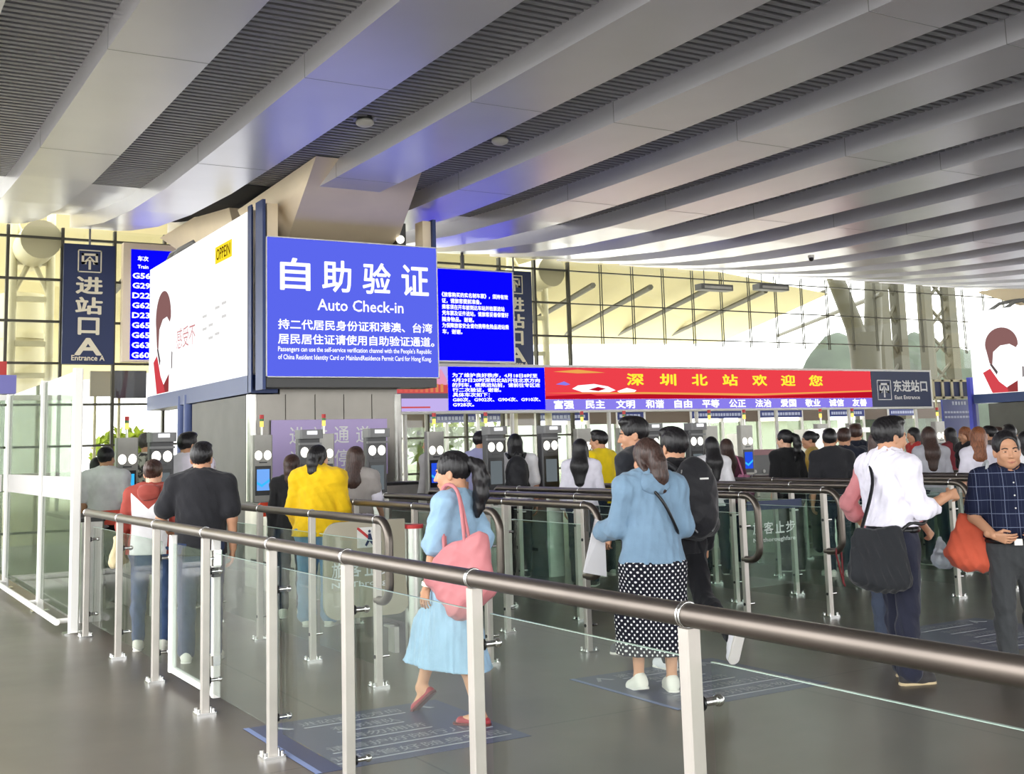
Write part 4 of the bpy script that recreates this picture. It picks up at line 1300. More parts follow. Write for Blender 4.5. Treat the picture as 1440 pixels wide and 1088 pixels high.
def surface_nets(V, lo, vox):
    ins = V < 0
    n = np.array(V.shape)
    cnt = np.zeros(n - 1, np.int8)
    for c in _CORN:
        cnt += ins[c[0]:n[0] - 1 + c[0], c[1]:n[1] - 1 + c[1], c[2]:n[2] - 1 + c[2]]
    act = np.argwhere((cnt > 0) & (cnt < 8))
    idx = np.full(n - 1, -1, np.int64); idx[tuple(act.T)] = np.arange(len(act))
    cv = np.stack([V[tuple((act + c).T)] for c in _CORN], 1)
    acc = np.zeros((len(act), 3)); num = np.zeros(len(act))
    for a, b in _EDG:
        va, vb = cv[:, a], cv[:, b]; m = (va < 0) != (vb < 0)
        t = np.where(m, va / np.where(m, va - vb, 1), 0)
        acc += np.where(m[:, None], _CORN[a] + t[:, None] * (_CORN[b] - _CORN[a]), 0); num += m
    P = lo + vox * (act + acc / np.maximum(num, 1)[:, None])
    F = []
    for axis in range(3):
        sa = [slice(None)] * 3; sb = [slice(None)] * 3
        sa[axis] = slice(0, -1); sb[axis] = slice(1, None)
        A, B = ins[tuple(sa)], ins[tuple(sb)]
        u, v = [(1, 2), (2, 0), (0, 1)][axis]
        e = np.argwhere(A != B)
        e = e[(e[:, u] > 0) & (e[:, v] > 0) & (e[:, u] < n[u] - 1) & (e[:, v] < n[v] - 1)]
        if not len(e):
            continue
        du = np.zeros(3, int); du[u] = 1; dv = np.zeros(3, int); dv[v] = 1
        q = np.stack([idx[tuple((e - du - dv).T)], idx[tuple((e - dv).T)], idx[tuple(e.T)], idx[tuple((e - du).T)]], 1)
        fl = ~A[tuple(e.T)]
        q[fl] = q[fl][:, ::-1]
        F.append(q)
    F = np.concatenate(F)
    return P, F[(F >= 0).all(1)]


def fast_mesh(name, V, Fq, mat):
    me = bpy.data.meshes.new(name)
    me.vertices.add(len(V)); me.vertices.foreach_set('co', np.asarray(V, np.float32).ravel())
    me.loops.add(len(Fq) * 4); me.loops.foreach_set('vertex_index', np.asarray(Fq, np.int32).ravel())
    me.polygons.add(len(Fq)); me.polygons.foreach_set('loop_start', np.arange(0, len(Fq) * 4, 4, dtype=np.int32))
    me.polygons.foreach_set('use_smooth', np.ones(len(Fq), bool))
    me.materials.append(mat); me.update(calc_edges=True); me.validate()
    return me


def link(name, me, parent=None):
    o = bpy.data.objects.new(name, me); COL.objects.link(o)
    if parent is not None: o.parent = parent
    return o


def join(parts):
    vs, fs, n = [], [], 0
    for v, f in parts:
        vs.append(v); fs.append(f + n); n += len(v)
    return np.concatenate(vs), np.concatenate(fs)


def rotm(yaw=0, pitch=0, roll=0):
    """yaw: turn to the left (about z), pitch: look up (about x), roll: tilt (about y); degrees."""
    return np.array(Matrix.Rotation(math.radians(yaw), 3, 'Z') @ Matrix.Rotation(math.radians(pitch), 3, 'X') @ Matrix.Rotation(math.radians(roll), 3, 'Y'))


def unit(v):
    v = np.array(v, float); return v / (np.linalg.norm(v) + 1e-12)


_CACHE = {}


def cached(key, fn):
    if key not in _CACHE:
        _CACHE[key] = fn()
    return _CACHE[key]


def head_geo(vox):
    s = Sdf(0.02)
    s.ell((0, -0.014, 0.028), (0.076, 0.096, 0.09)).ell((0, 0.022, -0.03), (0.061, 0.07, 0.082), 0.025)
    s.ell((0, 0.05, -0.09), (0.032, 0.032, 0.024), 0.03)
    for q in (-1, 1):
        s.ell((q * 0.036, 0.058, -0.032), (0.026, 0.026, 0.028), 0.02)
        s.ell((q * 0.05, 0.012, -0.07), (0.018, 0.03, 0.024), 0.025)
    s.cone((-0.036, 0.078, 0.018), (0.036, 0.078, 0.018), 0.011, 0.011, 0.016)
    for q in (-1, 1):
        s.ell((q * 0.031, 0.104, -0.003), (0.019, 0.018, 0.012), 0.012, sub=True)
        s.ell((q * 0.031, 0.078, -0.003), (0.015, 0.013, 0.0105), 0.004)
    s.cone((0, 0.088, 0.005), (0, 0.108, -0.036), 0.0075, 0.0115, 0.012)
    for q in (-1, 1):
        s.ell((q * 0.011, 0.098, -0.039), (0.0085, 0.0095, 0.0075), 0.006)
    s.ell((0, 0.086, -0.066), (0.021, 0.012, 0.0065), 0.006).ell((0, 0.083, -0.076), (0.018, 0.012, 0.0065), 0.006)
    s.ell((0, 0.098, -0.071), (0.02, 0.008, 0.0018), 0.003, sub=True)
    for q in (-1, 1):
        s.ell((q * 0.076, -0.006, -0.012), (0.010, 0.021, 0.033), 0.006, rotm(q * 18))
        s.ell((q * 0.086, 0.0, -0.012), (0.006, 0.011, 0.02), 0.004, sub=True)
    s.cone((0, -0.022, -0.06), (0, -0.040, -0.19), 0.054, 0.057, 0.03)
    return s.mesh(vox)


def hand_geo(curl, vox, spread=1.0):
    """Right hand: wrist at the origin, fingers along -z, thumb towards +x, palm facing +y."""
    s = Sdf(0.008)
    s.cone((0, 0, 0.05), (0, 0, -0.005), 0.027, 0.025, 0.01, 0.8)
    for x in (-0.026, -0.009, 0.009, 0.026):
        s.cone((x * 0.6, 0, -0.015), (x, 0.002, -0.078), 0.014, 0.0125, 0.012)
    L = {-0.030: (0.030, 0.021, 0.017), -0.0105: (0.038, 0.026, 0.019), 0.0100: (0.041, 0.029, 0.02), 0.0295: (0.036, 0.024, 0.019)}
    for i, (x, ls) in enumerate(L.items()):
        p = np.array([x, 0.002, -0.082 + (0.006 if i == 0 else 0)]); an = 0.25 * curl; r = 0.0088 if i else 0.0076
        for j, l in enumerate(ls):
            an += curl * (0.55, 0.75, 0.5)[j] * (1 + 0.12 * (i - 1.5) * -1)
            q = p + l * np.array([x * 0.9 * spread * (1 if j == 0 else 0.4), math.sin(an), -math.cos(an)])
            s.cone(p, q, r, r * 0.9, 0.004); p = q; r *= 0.92
    a = np.array([0.018, 0.004, -0.018]); b = np.array([0.046, 0.018 + 0.012 * curl, -0.052]); c = np.array([0.046 - 0.008 * curl, 0.026 + 0.03 * curl, -0.086])
    s.cone(a, b, 0.0145, 0.0105, 0.012).cone(b, c, 0.0105, 0.0085, 0.004)
    return s.mesh(vox)


def hair_geo(style, vox):
    s = Sdf(0.015); tail = None
    if style == 'none':
        return None
    s.ell((0, -0.018, 0.034), (0.086, 0.106, 0.098))
    if style in ('short', 'crop', 'thin'):
        if style == 'short':
            s.ell((0, 0.035, 0.098), (0.072, 0.06, 0.036), 0.02)
        s.cut((0, 0, -1), 0.075)
        for q in (-1, 1):
            s.ell((q * 0.088, 0.030, -0.055), (0.03, 0.05, 0.062), 0.01, sub=True)
        if style == 'thin':
            s.ell((0, 0.122, 0.014), (0.104, 0.074, 0.102), 0.008, sub=True)
        else:
            s.ell((0, 0.122, -0.022), (0.1, 0.07, 0.088), 0.01, sub=True)
    else:
        s.ell((0, 0.126, -0.045), (0.078, 0.075, 0.098), 0.012, sub=True)
        for q in (-1, 1):
            if style in ('pony', 'bun', 'clip'):
                s.ell((q * 0.09, 0.022, -0.055), (0.03, 0.045, 0.06), 0.01, sub=True)
        if style == 'pony':
            s.cut((0, 0, -1), 0.085)
            tail = Sdf(0.02)
            tail.ell((0, -0.115, 0.05), (0.032, 0.036, 0.032), 0.012)
            pts = [(0, -0.125, 0.05), (0, -0.165, 0.02), (0, -0.182, -0.05), (0, -0.168, -0.14), (0, -0.145, -0.22), (0, -0.13, -0.27)]
            rr = (0.03, 0.045, 0.05, 0.045, 0.03, 0.01)
            for i in range(5):
                tail.cone(pts[i], pts[i + 1], rr[i], rr[i + 1], 0.02)
        elif style == 'clip':
            pts = [(0, -0.09, 0.02), (0.01, -0.115, -0.05), (0.015, -0.105, -0.13), (0.03, -0.10, -0.21)]
            rr = (0.06, 0.048, 0.05, 0.022)
            for i in range(3):
                s.cone(pts[i], pts[i + 1], rr[i], rr[i + 1], 0.03)
            for q in (-1, 1):
                s.cone((q * 0.07, -0.02, 0.0), (q * 0.055, -0.06, -0.08), 0.024, 0.02, 0.02)
        elif style == 'bun':
            s.cut((0, 0, -1), 0.085); s.ell((0, -0.115, 0.05), (0.045, 0.042, 0.045), 0.012)
        elif style == 'long':
            s.cone((0, -0.05, 0.0), (0, -0.115, -0.20), 0.09, 0.105, 0.03, 0.75).cone((0, -0.115, -0.20), (0, -0.135, -0.38), 0.105, 0.06, 0.03, 0.7)
            for q in (-1, 1):
                s.cone((q * 0.068, 0.0, 0.01), (q * 0.074, -0.01, -0.16), 0.026, 0.03, 0.02).cone((q * 0.074, -0.01, -0.16), (q * 0.07, -0.05, -0.3), 0.03, 0.02, 0.02)
        elif style in ('bob', 'mid'):
            e = -0.13 if style == 'bob' else -0.23
            s.cone((0, -0.04, 0.0), (0, -0.09, e), 0.09, 0.098, 0.03, 0.8)
            for q in (-1, 1):
                s.cone((q * 0.068, 0.0, 0.01), (q * 0.074, -0.015, e + 0.01), 0.027, 0.022, 0.02)
    s.noise = (0.004, 90, 5, 0.25)
    if tail is not None:
        tail.noise = (0.006, 90, 9, 0.2)
        return join([s.mesh(vox), tail.mesh(vox)])
    return s.mesh(vox)


def shoe_geo(kind, vox):
    """Ankle joint at the origin, toe along +y, sole at z = -0.085."""
    s = Sdf(0.02)
    if kind == 'flat':
        s.cone((0, -0.045, -0.062), (0, 0.12, -0.068), 0.032, 0.034, 0.02)
        s.ell((0, 0.03, -0.02), (0.034, 0.07, 0.036), 0.006, sub=True)
    else:
        s.cone((0, -0.035, -0.048), (0, 0.13, -0.055), 0.042, 0.043, 0.02)
        s.cone((0, -0.015, -0.01), (0, 0.06, -0.045), 0.044, 0.042, 0.03)
    s.cut((0, 0, -1), 0.085)
    v, f = s.mesh(vox)
    s2 = Sdf(0.01); s2.cone((0, -0.04, -0.08), (0, 0.132, -0.08), 0.041, 0.043, 0.02); s2.cut((0, 0, -1), 0.088); s2.cut((0, 0, 1), -0.068)
    return (v, f), s2.mesh(vox)


def fabric(name, rgb, rough=0.85, noise=(9, 0.08), bump=(60, 0.12)):
    key = 'fab_' + name
    if key not in M:
        M[key] = principled(name, rgb, rough, 0.0, 0.25, noise, bump, 0.15)
    return M[key]


SKIN = [principled('skin_light', (226, 178, 148), 0.5, 0, 0.4), principled('skin_medium', (204, 152, 120), 0.5, 0, 0.4), principled('skin_tan', (198, 148, 116), 0.48, 0, 0.4)]


def hair_material(name, rgb, rough):
    m = principled(name, rgb, rough, 0, 0.45)
    nt = m.node_tree; b = nt.nodes['Principled BSDF']; c = lin(rgb)
    tc = nt.nodes.new('ShaderNodeTexCoord'); mp = nt.nodes.new('ShaderNodeMapping'); mp.inputs['Scale'].default_value = (150, 150, 14)
    n = nt.nodes.new('ShaderNodeTexNoise'); n.inputs['Scale'].default_value = 1.0; n.inputs['Detail'].default_value = 3
    nt.links.new(tc.outputs['Object'], mp.inputs['Vector']); nt.links.new(mp.outputs['Vector'], n.inputs['Vector'])
    r = nt.nodes.new('ShaderNodeValToRGB'); r.color_ramp.elements[0].position = 0.35; r.color_ramp.elements[1].position = 0.68
    r.color_ramp.elements[0].color = (*[v * 0.55 for v in c], 1); r.color_ramp.elements[1].color = (*[v * 1.7 for v in c], 1)
    nt.links.new(n.outputs['Fac'], r.inputs['Fac']); nt.links.new(r.outputs['Color'], b.inputs['Base Color'])
    bp = nt.nodes.new('ShaderNodeBump'); bp.inputs['Strength'].default_value = 0.5; bp.inputs['Distance'].default_value = 0.006
    nt.links.new(n.outputs['Fac'], bp.inputs['Height']); nt.links.new(bp.outputs['Normal'], b.inputs['Normal'])
    return m


HAIRM = {'black': hair_material('black_hair', (26, 24, 26), 0.4), 'brown': hair_material('dark_brown_hair', (62, 44, 38), 0.42),
         'auburn': hair_material('auburn_hair', (130, 80, 52), 0.45), 'grey': hair_material('greying_hair', (72, 68, 64), 0.5)}
M['eye_white'] = principled('eye_white', (232, 228, 222), 0.25); M['iris'] = principled('iris', (36, 24, 18), 0.2); M['lip'] = principled('lip', (172, 104, 92), 0.45)


def loft(rings):
    v = np.concatenate(rings); n = len(rings[0]); k = len(rings)
    f = [(i * n + j, i * n + (j + 1) % n, (i + 1) * n + (j + 1) % n, (i + 1) * n + j) for i in range(k - 1) for j in range(n)]
    return v, np.array(f)


class Person:
    def __init__(self, label, px=None, top=None, d=None, pos=None, h=None, face=(0, 1), sex='m', vox=0.012, skin=1, arms=None, legs=None, head=(0, 0, 0), lean=0.0,
                 hair=('short', 'black'), width=1.0, headscale=1.0, group=None, hips=1.0):
        if px is not None:
            p = CAM + ray(px, top) * d; pos = (p[0], p[1]); h = h or p[2]
        self.k = h / 1.70; k = self.k; self.vox = vox; self.sex = sex; f = sex == 'f'
        self.wd = width
        J = {}
        arms = arms or {}; legs = legs or {}
        sw = (0.162 if f else 0.188) * width
        hw = (0.092 if f else 0.088) * width
        hipz = 0.90
        for sd, q in (('R', 1), ('L', -1)):
            th, sh = legs.get(sd, ((0.02, 0.0, -1), (0.0, -0.03, -1)))[:2]
            th = unit((q * th[0], th[1], th[2])); sh = unit((q * sh[0], sh[1], sh[2]))
            J['hip' + sd] = np.array([q * hw, 0, hipz]); J['kne' + sd] = J['hip' + sd] + 0.405 * th; J['ank' + sd] = J['kne' + sd] + 0.405 * sh
            J['ft' + sd] = legs.get(sd, (0, 0, (0, 10)))[2] if len(legs.get(sd, ())) > 2 else (0, 10)
        drop = min(J['ankR'][2] - max(0, 0.0), J['ankL'][2])
        dz = 0.085 - drop
        for key in list(J):
            if not key.startswith('ft'): J[key] = J[key] + np.array([0, 0, dz])
        pz = hipz + dz
        up = np.array([0, math.sin(math.radians(lean)), math.cos(math.radians(lean))])
        base = np.array([0, 0, pz + 0.03])
        at = lambda t, y=0.0, x=0.0: base + up * t + np.array([x, y, 0])
        J['pel'] = at(0); J['waist'] = at(0.15); J['chest'] = at(0.35); J['neck'] = at(0.505, -0.015); J['head'] = at(0.655, 0.022)
        top_z = J['head'][2] + 0.125 * headscale
        # keep the crown at the person's height: scale the whole figure
        self.k = k = h / top_z
        for sd, q in (('R', 1), ('L', -1)):
            J['sh' + sd] = at(0.455, -0.01, q * sw)
            ud, fd = arms.get(sd, ((0.16, -0.03, -1), (0.05, 0.18, -1)))[:2]
            ud = unit((q * ud[0], ud[1], ud[2])); fd = unit((q * fd[0], fd[1], fd[2]))
            J['el' + sd] = J['sh' + sd] + 0.285 * ud; J['wr' + sd] = J['el' + sd] + 0.245 * fd
            spec = arms.get(sd, ())
            J['hd' + sd] = (unit((q * spec[2][0], spec[2][1], spec[2][2])) if len(spec) > 2 and spec[2] is not None else fd,
                            unit((q * spec[3][0], spec[3][1], spec[3][2])) if len(spec) > 3 else None, spec[4] if len(spec) > 4 else 0.55)
        self.J = J; self.hs = headscale; self.Rh = rotm(*head); self.hips = hips
        self.skin = SKIN[skin]; self.hairspec = hair
        ang = math.atan2(-face[0], face[1])
        self.mat = Matrix.Translation((pos[0], pos[1], 0)) @ Matrix.Rotation(ang, 4, 'Z')
        self.root = None; self.label = label; self.group = group
        self.build_body()

    def s(self, v):
        return np.asarray(v) * self.k

    # -- anatomy used for skin and for clothes (r = extra radius)
    def torso(self, S, r=0.0, k=0.05):
        J = self.J; w = self.wd; f = self.sex == 'f'
        S.cone(J['pel'] + [0, -0.01, -0.05], J['waist'], (0.165 if f else 0.152) * w * self.hips + r, (0.122 if f else 0.142) * w + r, k, 0.68)
        S.cone(J['waist'], J['chest'], (0.122 if f else 0.142) * w + r, (0.142 if f else 0.162) * w + r, k, 0.68)
        S.cone(J['chest'], J['chest'] + (J['neck'] - J['chest']) * 0.55, (0.142 if f else 0.165) * w + r, (0.115 if f else 0.135) * w + r, k, 0.68)
        S.cone(J['shL'], J['shR'], 0.055 + r, 0.055 + r, k)
        for sd in 'LR':
            S.cone(J['neck'] + [0, 0, -0.01], J['sh' + sd] + [0, 0, 0.004], 0.052 + r, 0.05 + r, k)
        if f:
            for q in (-1, 1):
                S.ell(J['chest'] + [q * 0.07 * w, 0.085, -0.02], (0.058 + r, 0.052 + r, 0.056 + r), 0.04)

    def arm(self, S, sd, r=0.0, upto=1.0, k=0.025, loose=0.0):
        J = self.J; a, b, c = J['sh' + sd], J['el' + sd], J['wr' + sd]; m = 1.0 if self.sex == 'm' else 0.88
        if upto <= 0.55:
            S.cone(a, a + (b - a) * (upto / 0.5), 0.052 * m + r, 0.044 * m + r + loose, k)
        else:
            S.cone(a, b, 0.052 * m + r, 0.041 * m + r, k)
            t = (upto - 0.5) / 0.5
            S.cone(b, b + (c - b) * t, 0.041 * m + r, (0.041 - 0.012 * t) * m + r + loose, k)

    def leg(self, S, sd, r=0.0, k=0.03, cuff=0.0, upto=1.0):
        J = self.J; m = 1.0 if self.sex == 'm' else 0.95
        S.cone(J['hip' + sd] + [0, -0.005, -0.02], J['kne' + sd], 0.088 * m + r, 0.055 * m + r, k)
        e = J['kne' + sd] + (J['ank' + sd] - J['kne' + sd]) * upto
        calf = J['kne' + sd] + (J['ank' + sd] - J['kne' + sd]) * 0.33 + np.array([0, -0.014, 0])
        if upto > 0.4:
            S.cone(J['kne' + sd], calf, 0.053 * m + r, 0.054 * m + r, k)
            S.cone(calf, e, 0.054 * m + r, 0.036 * m + r + cuff, k)
        else:
            S.cone(J['kne' + sd], e, 0.053 * m + r, 0.053 * m + r, k)

    def build_body(self):
        J = self.J; near = self.vox < 0.01
        S = Sdf(0.04); self.torso(S)
        S.cone(J['neck'] + [0, 0, -0.06], J['head'] + [0, -0.035, -0.07], 0.056, 0.053, 0.03)
        for sd in 'LR':
            self.arm(S, sd); self.leg(S, sd)
            a = J['ank' + sd]; p, yw = J['ft' + sd]
            Rf = rotm(-yw if sd == 'R' else yw, p)
            S.cone(a, a + Rf @ np.array([0, -0.03, -0.045]), 0.036, 0.03, 0.02)
            S.cone(a + Rf @ np.array([0, 0.0, -0.035]), a + Rf @ np.array([0, 0.125, -0.062]), 0.034, 0.022, 0.02)
        parts = [S.mesh(self.vox)]
        hv, hf = cached(('head', near), lambda: head_geo(0.0048 if near else 0.0085))
        parts.append((J['head'] + (hv * self.hs) @ self.Rh.T, hf))
        for sd in 'LR':
            f, t, curl = J['hd' + sd]
            v, fq = cached(('hand', curl, near), lambda: hand_geo(curl, 0.0036 if near else 0.007))
            t0 = np.array([0, 1, 0.35]) if t is None else t
            t0 = t0 - f * (t0 @ f); t0 = unit(t0); z = -f; yv = np.cross(z, t0)
            if sd == 'L':
                v = v * [1, -1, 1]; fq = fq[:, ::-1]
            m = (1.0 if self.sex == 'm' else 0.92)
            parts.append((J['wr' + sd] + (v * m) @ np.stack([t0, yv, z]), fq))
        V, Fq = join(parts)
        self.root = link('person', fast_mesh('person', V * self.k, Fq, self.skin))
        self.root.matrix_world = self.mat
        tag(self.root, self.label, 'person', self.group)
        # hair
        st, colr = self.hairspec
        g = cached(('hair', st, near), lambda: hair_geo(st, 0.0055 if near else 0.009))
        if g is not None:
            link('hair', fast_mesh('hair', (J['head'] + (g[0] * self.hs) @ self.Rh.T) * self.k, g[1], HAIRM[colr]), self.root)

    def face(self, smile=False, brow=None):
        """Eyes, brows and mouth as pieces of the head."""
        J = self.J
        def put(name, mb):
            for i, v in enumerate(mb.v):
                mb.v[i] = tuple((J['head'] + self.Rh @ (np.array(v) * self.hs)) * self.k)
            return mb.build(name, self.root)
        for q in (-1, 1):
            m = MB(); m.ball((q * 0.031, 0.0835, -0.003), 0.0125, M['eye_white'], 8, (1.0, 0.72, 0.25))
            e = put('eye', m)
            m = MB(); m.ball((q * 0.031, 0.0898, -0.003), 0.0080, M['iris'], 6, (1, 0.42, 0.42)); put('iris', m).parent = e
            m = MB(); m.tube([(q * 0.014, 0.092, 0.014), (q * 0.031, 0.0915, 0.0205), (q * 0.050, 0.079, 0.015)], 0.0038, brow or HAIRM[self.hairspec[1]], 6); put('eyebrow', m)
        m = MB()
        up = 0.004 if smile else 0.0
        m.tube([(-0.024, 0.0835, -0.070 + up), (-0.012, 0.0935, -0.0715), (0, 0.0965, -0.072), (0.012, 0.0935, -0.0715), (0.024, 0.0835, -0.070 + up)], 0.0026, M['lip'], 6)
        m.tube([(-0.017, 0.087, -0.0685), (0, 0.0945, -0.0675), (0.017, 0.087, -0.0685)], 0.0026, M['lip'], 6)
        m.tube([(-0.016, 0.085, -0.0755), (0, 0.0925, -0.0772), (0.016, 0.085, -0.0755)], 0.0028, M['lip'], 6)
        put('lips', m)

    def part(self, name, S, mat, vox=None, label=None):
        v, f = S.mesh(vox or self.vox)
        o = link(name, fast_mesh(name, v * self.k, f, mat), self.root)
        if label: o['label'] = label
        return o

    def top(self, mat, sleeve=0.42, hem=-0.06, r=0.014, loose=0.012, name='shirt', seed=1, fold=0.009, collar=None, hood=None, bulk=0.0):
        """Upper garment: sleeve 0.25-0.5 short, 0.75 elbow, 1 long; hem measured from the hip joint."""
        J = self.J; S = Sdf(0.04); self.torso(S, r + bulk)
        hz = J['pel'] + np.array([0, 0, hem])
        S.cone(J['waist'], hz + [0, -0.012, -0.06], (0.135 if self.sex == 'f' else 0.15) * self.wd + r + bulk * 1.4, (0.182 if self.sex == 'f' else 0.172) * self.wd * max(1.0, self.hips) + r + bulk + 0.014, 0.05, 0.76)
        for sd in 'LR':
            self.arm(S, sd, r + bulk * 0.6, sleeve, 0.03, loose)
        n = J['neck']; S.ell(n + [0, 0.045, 0.07], (0.075, 0.085, 0.085), 0.01, sub=True)
        S.noise = (fold, 34, seed, 0.7)
        S.cut((0, 0, -1), -(hz[2]))
        if sleeve <= 0.5 or sleeve < 1:
            pass
        o = self.part(name, S, mat)
        if collar:
            m = MB(); ring = []
            c = (n + np.array([0, 0.0, 0.035]))
            pts = [tuple((c + np.array([0.068 * math.cos(a), 0.006 + 0.074 * math.sin(a), 0.012 - 0.035 * max(0, math.sin(a)) ** 2])) * self.k) for a in np.linspace(-1.5 * math.pi + 0.18, 0.5 * math.pi - 0.18, 22)]
            m.tube(pts, 0.014 * self.k, collar, 8); m.build('collar', o)
        if hood:
            H = Sdf(0.03); c = n + np.array([0, -0.075, 0.015])
            for a in np.linspace(-0.2, math.pi + 0.2, 9):
                pass
            ps = [n + np.array([0.105 * math.cos(a), 0.01 - 0.10 * math.sin(a), 0.03 - 0.02 * math.sin(a)]) for a in np.linspace(-0.5, math.pi + 0.5, 10)]
            for a, b in zip(ps, ps[1:]):
                H.cone(a, b, 0.028, 0.028, 0.02)
            H.ell(n + [0, -0.105, -0.02], (0.105, 0.045, 0.075), 0.03)
            H.noise = (0.006, 40, seed + 3, 1)
            v, f = H.mesh(self.vox); ho = link('hood', fast_mesh('hood', v * self.k, f, hood), o)
        return o

    def trousers(self, mat, r=0.012, cuff=0.012, name='trousers', seed=4, fold=0.009, upto=1.0, waist=0.0):
        J = self.J; S = Sdf(0.035)
        S.cone(J['pel'] + [0, -0.01, -0.06], J['waist'], (0.165 if self.sex == 'f' else 0.155) * self.wd * self.hips + r, (0.125 if self.sex == 'f' else 0.145) * self.wd + r, 0.05, 0.68)
        for sd in 'LR':
            self.leg(S, sd, r, 0.03, cuff, upto)
            q = 1 if sd == 'R' else -1
            S.ell(J['hip' + sd] + [0, -0.05, 0.0], (0.085 + r, 0.075 + r, 0.095 + r), 0.05)
        S.noise = (fold, 30, seed, 0.8)
        S.cut((0, 0, 1), J['pel'][2] + waist)
        return self.part(name, S, mat)

    def skirt(self, mat, hem_z, r=0.03, flare=0.05, name='skirt', seed=6, fold=0.014, waist=0.1, vox=None):
        """Hem height in metres at reference scale."""
        J = self.J; S = Sdf(0.06)
        S.cone(J['waist'], J['pel'] + [0, -0.015, -0.06], 0.125 * self.wd + 0.012, 0.18 * self.wd + 0.012, 0.06, 0.72)
        for sd in 'LR':
            kn, an = J['kne' + sd], J['ank' + sd]
            S.cone(J['hip' + sd] + [0, -0.02, 0.0], kn, 0.105 + r, 0.085 + r + flare * 0.5, 0.09)
            t = np.clip((kn[2] - (hem_z - 0.04)) / max(kn[2] - an[2], 0.05), 0, 1)
            S.cone(kn, kn + (an - kn) * t, 0.085 + r + flare * 0.5, 0.085 + r + flare, 0.09)
        mk = (J['kneL'] + J['kneR']) / 2
        S.cone((J['hipL'] + J['hipR']) / 2, mk * [1, 1, 0] + [0, 0, max(hem_z, 0.3)], 0.13, 0.15 + flare, 0.09)
        S.noise = (fold, 38, seed, 0.12)
        S.cut((0, 0, -1), -hem_z); S.cut((0, 0, 1), J['pel'][2] + waist)
        return self.part(name, S, mat, vox)

    def shoes(self, mat, sole, kind='sneaker', names='shoe'):
        near = self.vox < 0.01
        (v, f), (v2, f2) = cached(('shoe', kind, near), lambda: shoe_geo(kind, 0.006 if near else 0.01))
        for sd in 'LR':
            p, yw = self.J['ft' + sd]; Rf = rotm(-yw if sd == 'R' else yw, p); a = self.J['ank' + sd]
            o = link(names, fast_mesh(names, (a + v @ Rf.T) * self.k, f, mat), self.root)
            link('sole', fast_mesh('sole', (a + v2 @ Rf.T) * self.k, f2, sole), o)

    def wp(self, local):
        """World point of a point given in the figure's own frame (reference metres)."""
        return np.array(self.mat @ Vector(tuple(np.asarray(local, float) * self.k)))


AWAY, TOWARD, LEFT_, RIGHT_ = np.array([0.515, 0.857]), np.array([-0.515, -0.857]), np.array([-0.857, 0.515]), np.array([0.857, -0.515])


def heading(deg):
    """0 = away from the camera, 90 = to the left of the picture, -90 = to the right, 180 = towards it."""
    a = math.radians(deg); return AWAY * math.cos(a) + LEFT_ * math.sin(a)

# ------------------------------------------------------------------ bags and carried things
def sdf_thing(name, S, vox, mat, mw, k, label, cat, group=None):
    v, f = S.mesh(vox)
    o = link(name, fast_mesh(name, v * k, f, mat)); o.matrix_world = mw
    return tag(o, label, cat, group)


def strap(name, parent, pts, r, mat, k, flat=True):
    m = MB(); m.tube([tuple(np.array(p) * k) for p in pts], r * k, mat, 8)
    return m.build(name, parent)


def smooth_path(pts, n=6):
    P = [np.array(p, float) for p in pts]; out = []
    for i in range(len(P) - 1):
        p0, p1, p2, p3 = P[max(i - 1, 0)], P[i], P[i + 1], P[min(i + 2, len(P) - 1)]
        for t in np.linspace(0, 1, n, endpoint=False):
            out.append(0.5 * ((2 * p1) + (-p0 + p2) * t + (2 * p0 - 5 * p1 + 4 * p2 - p3) * t * t + (-p0 + 3 * p1 - 3 * p2 + p3) * t ** 3))
    out.append(P[-1]); return out


def backpack(p, mat, label, size=1.0, trim=None, dz=0.0):
    J = p.J; c = J['chest'] + np.array([0, -0.215 * (0.8 + 0.2 * size), -0.06 + dz])
    S = Sdf(0.03)
    S.ell(c + [0, -0.01, 0.0], (0.15 * size, 0.095 * size, 0.245 * size)).ell(c + [0, -0.05, -0.08 * size], (0.125 * size, 0.085 * size, 0.15 * size), 0.02)
    S.cone(c + [-0.09 * size, 0.02, -0.15 * size], c + [0.09 * size, 0.02, -0.15 * size], 0.08 * size, 0.08 * size, 0.03)
    S.noise = (0.006, 30, 8, 0.8)
    S.cut((0, 1, 0), c[1] + 0.085)
    o = sdf_thing('backpack', S, p.vox, mat, p.mat.copy(), p.k, label, 'backpack')
    for q in (-1, 1):
        sh = J['shR' if q > 0 else 'shL'] * [0.62, 1, 1]
        strap('shoulder_strap', o, smooth_path([c + [q * 0.09, 0.06, 0.20], sh + [0, -0.06, 0.085], sh + [0, 0.055, 0.06], sh + [q * 0.02, 0.12, -0.12], c + [q * 0.15, 0.10, -0.16]]), 0.017, mat, p.k)
    if trim:
        m = MB(); a = (c + np.array([0.05, -0.128, -0.12])) * p.k
        m.ball(tuple(a), 0.024 * p.k, trim, 8, (1, 0.5, 0.7)); m.build('emblem', o)
        m = MB(); a = (c + np.array([0.02, -0.105, 0.14])) * p.k
        m.box(tuple(a - [0.035, 0.008, 0.006]), tuple(a + [0.035, 0.008, 0.006]), trim); m.build('zip_tab', o)
    for q in (-1, 1):
        strap('zip', o, smooth_path([c + [q * 0.10 * size, -0.045, 0.17 * size], c + [q * 0.118 * size, -0.062, 0.04 * size], c + [q * 0.112 * size, -0.085, -0.10 * size], c + [q * 0.05 * size, -0.118, -0.19 * size]]), 0.006, M['grey'] if trim else M['black'], p.k)
    strap('haul_loop', o, smooth_path([c + [-0.03, 0.04, 0.235], c + [0, 0.03, 0.275], c + [0.03, 0.04, 0.235]]), 0.008, mat, p.k)
    return o


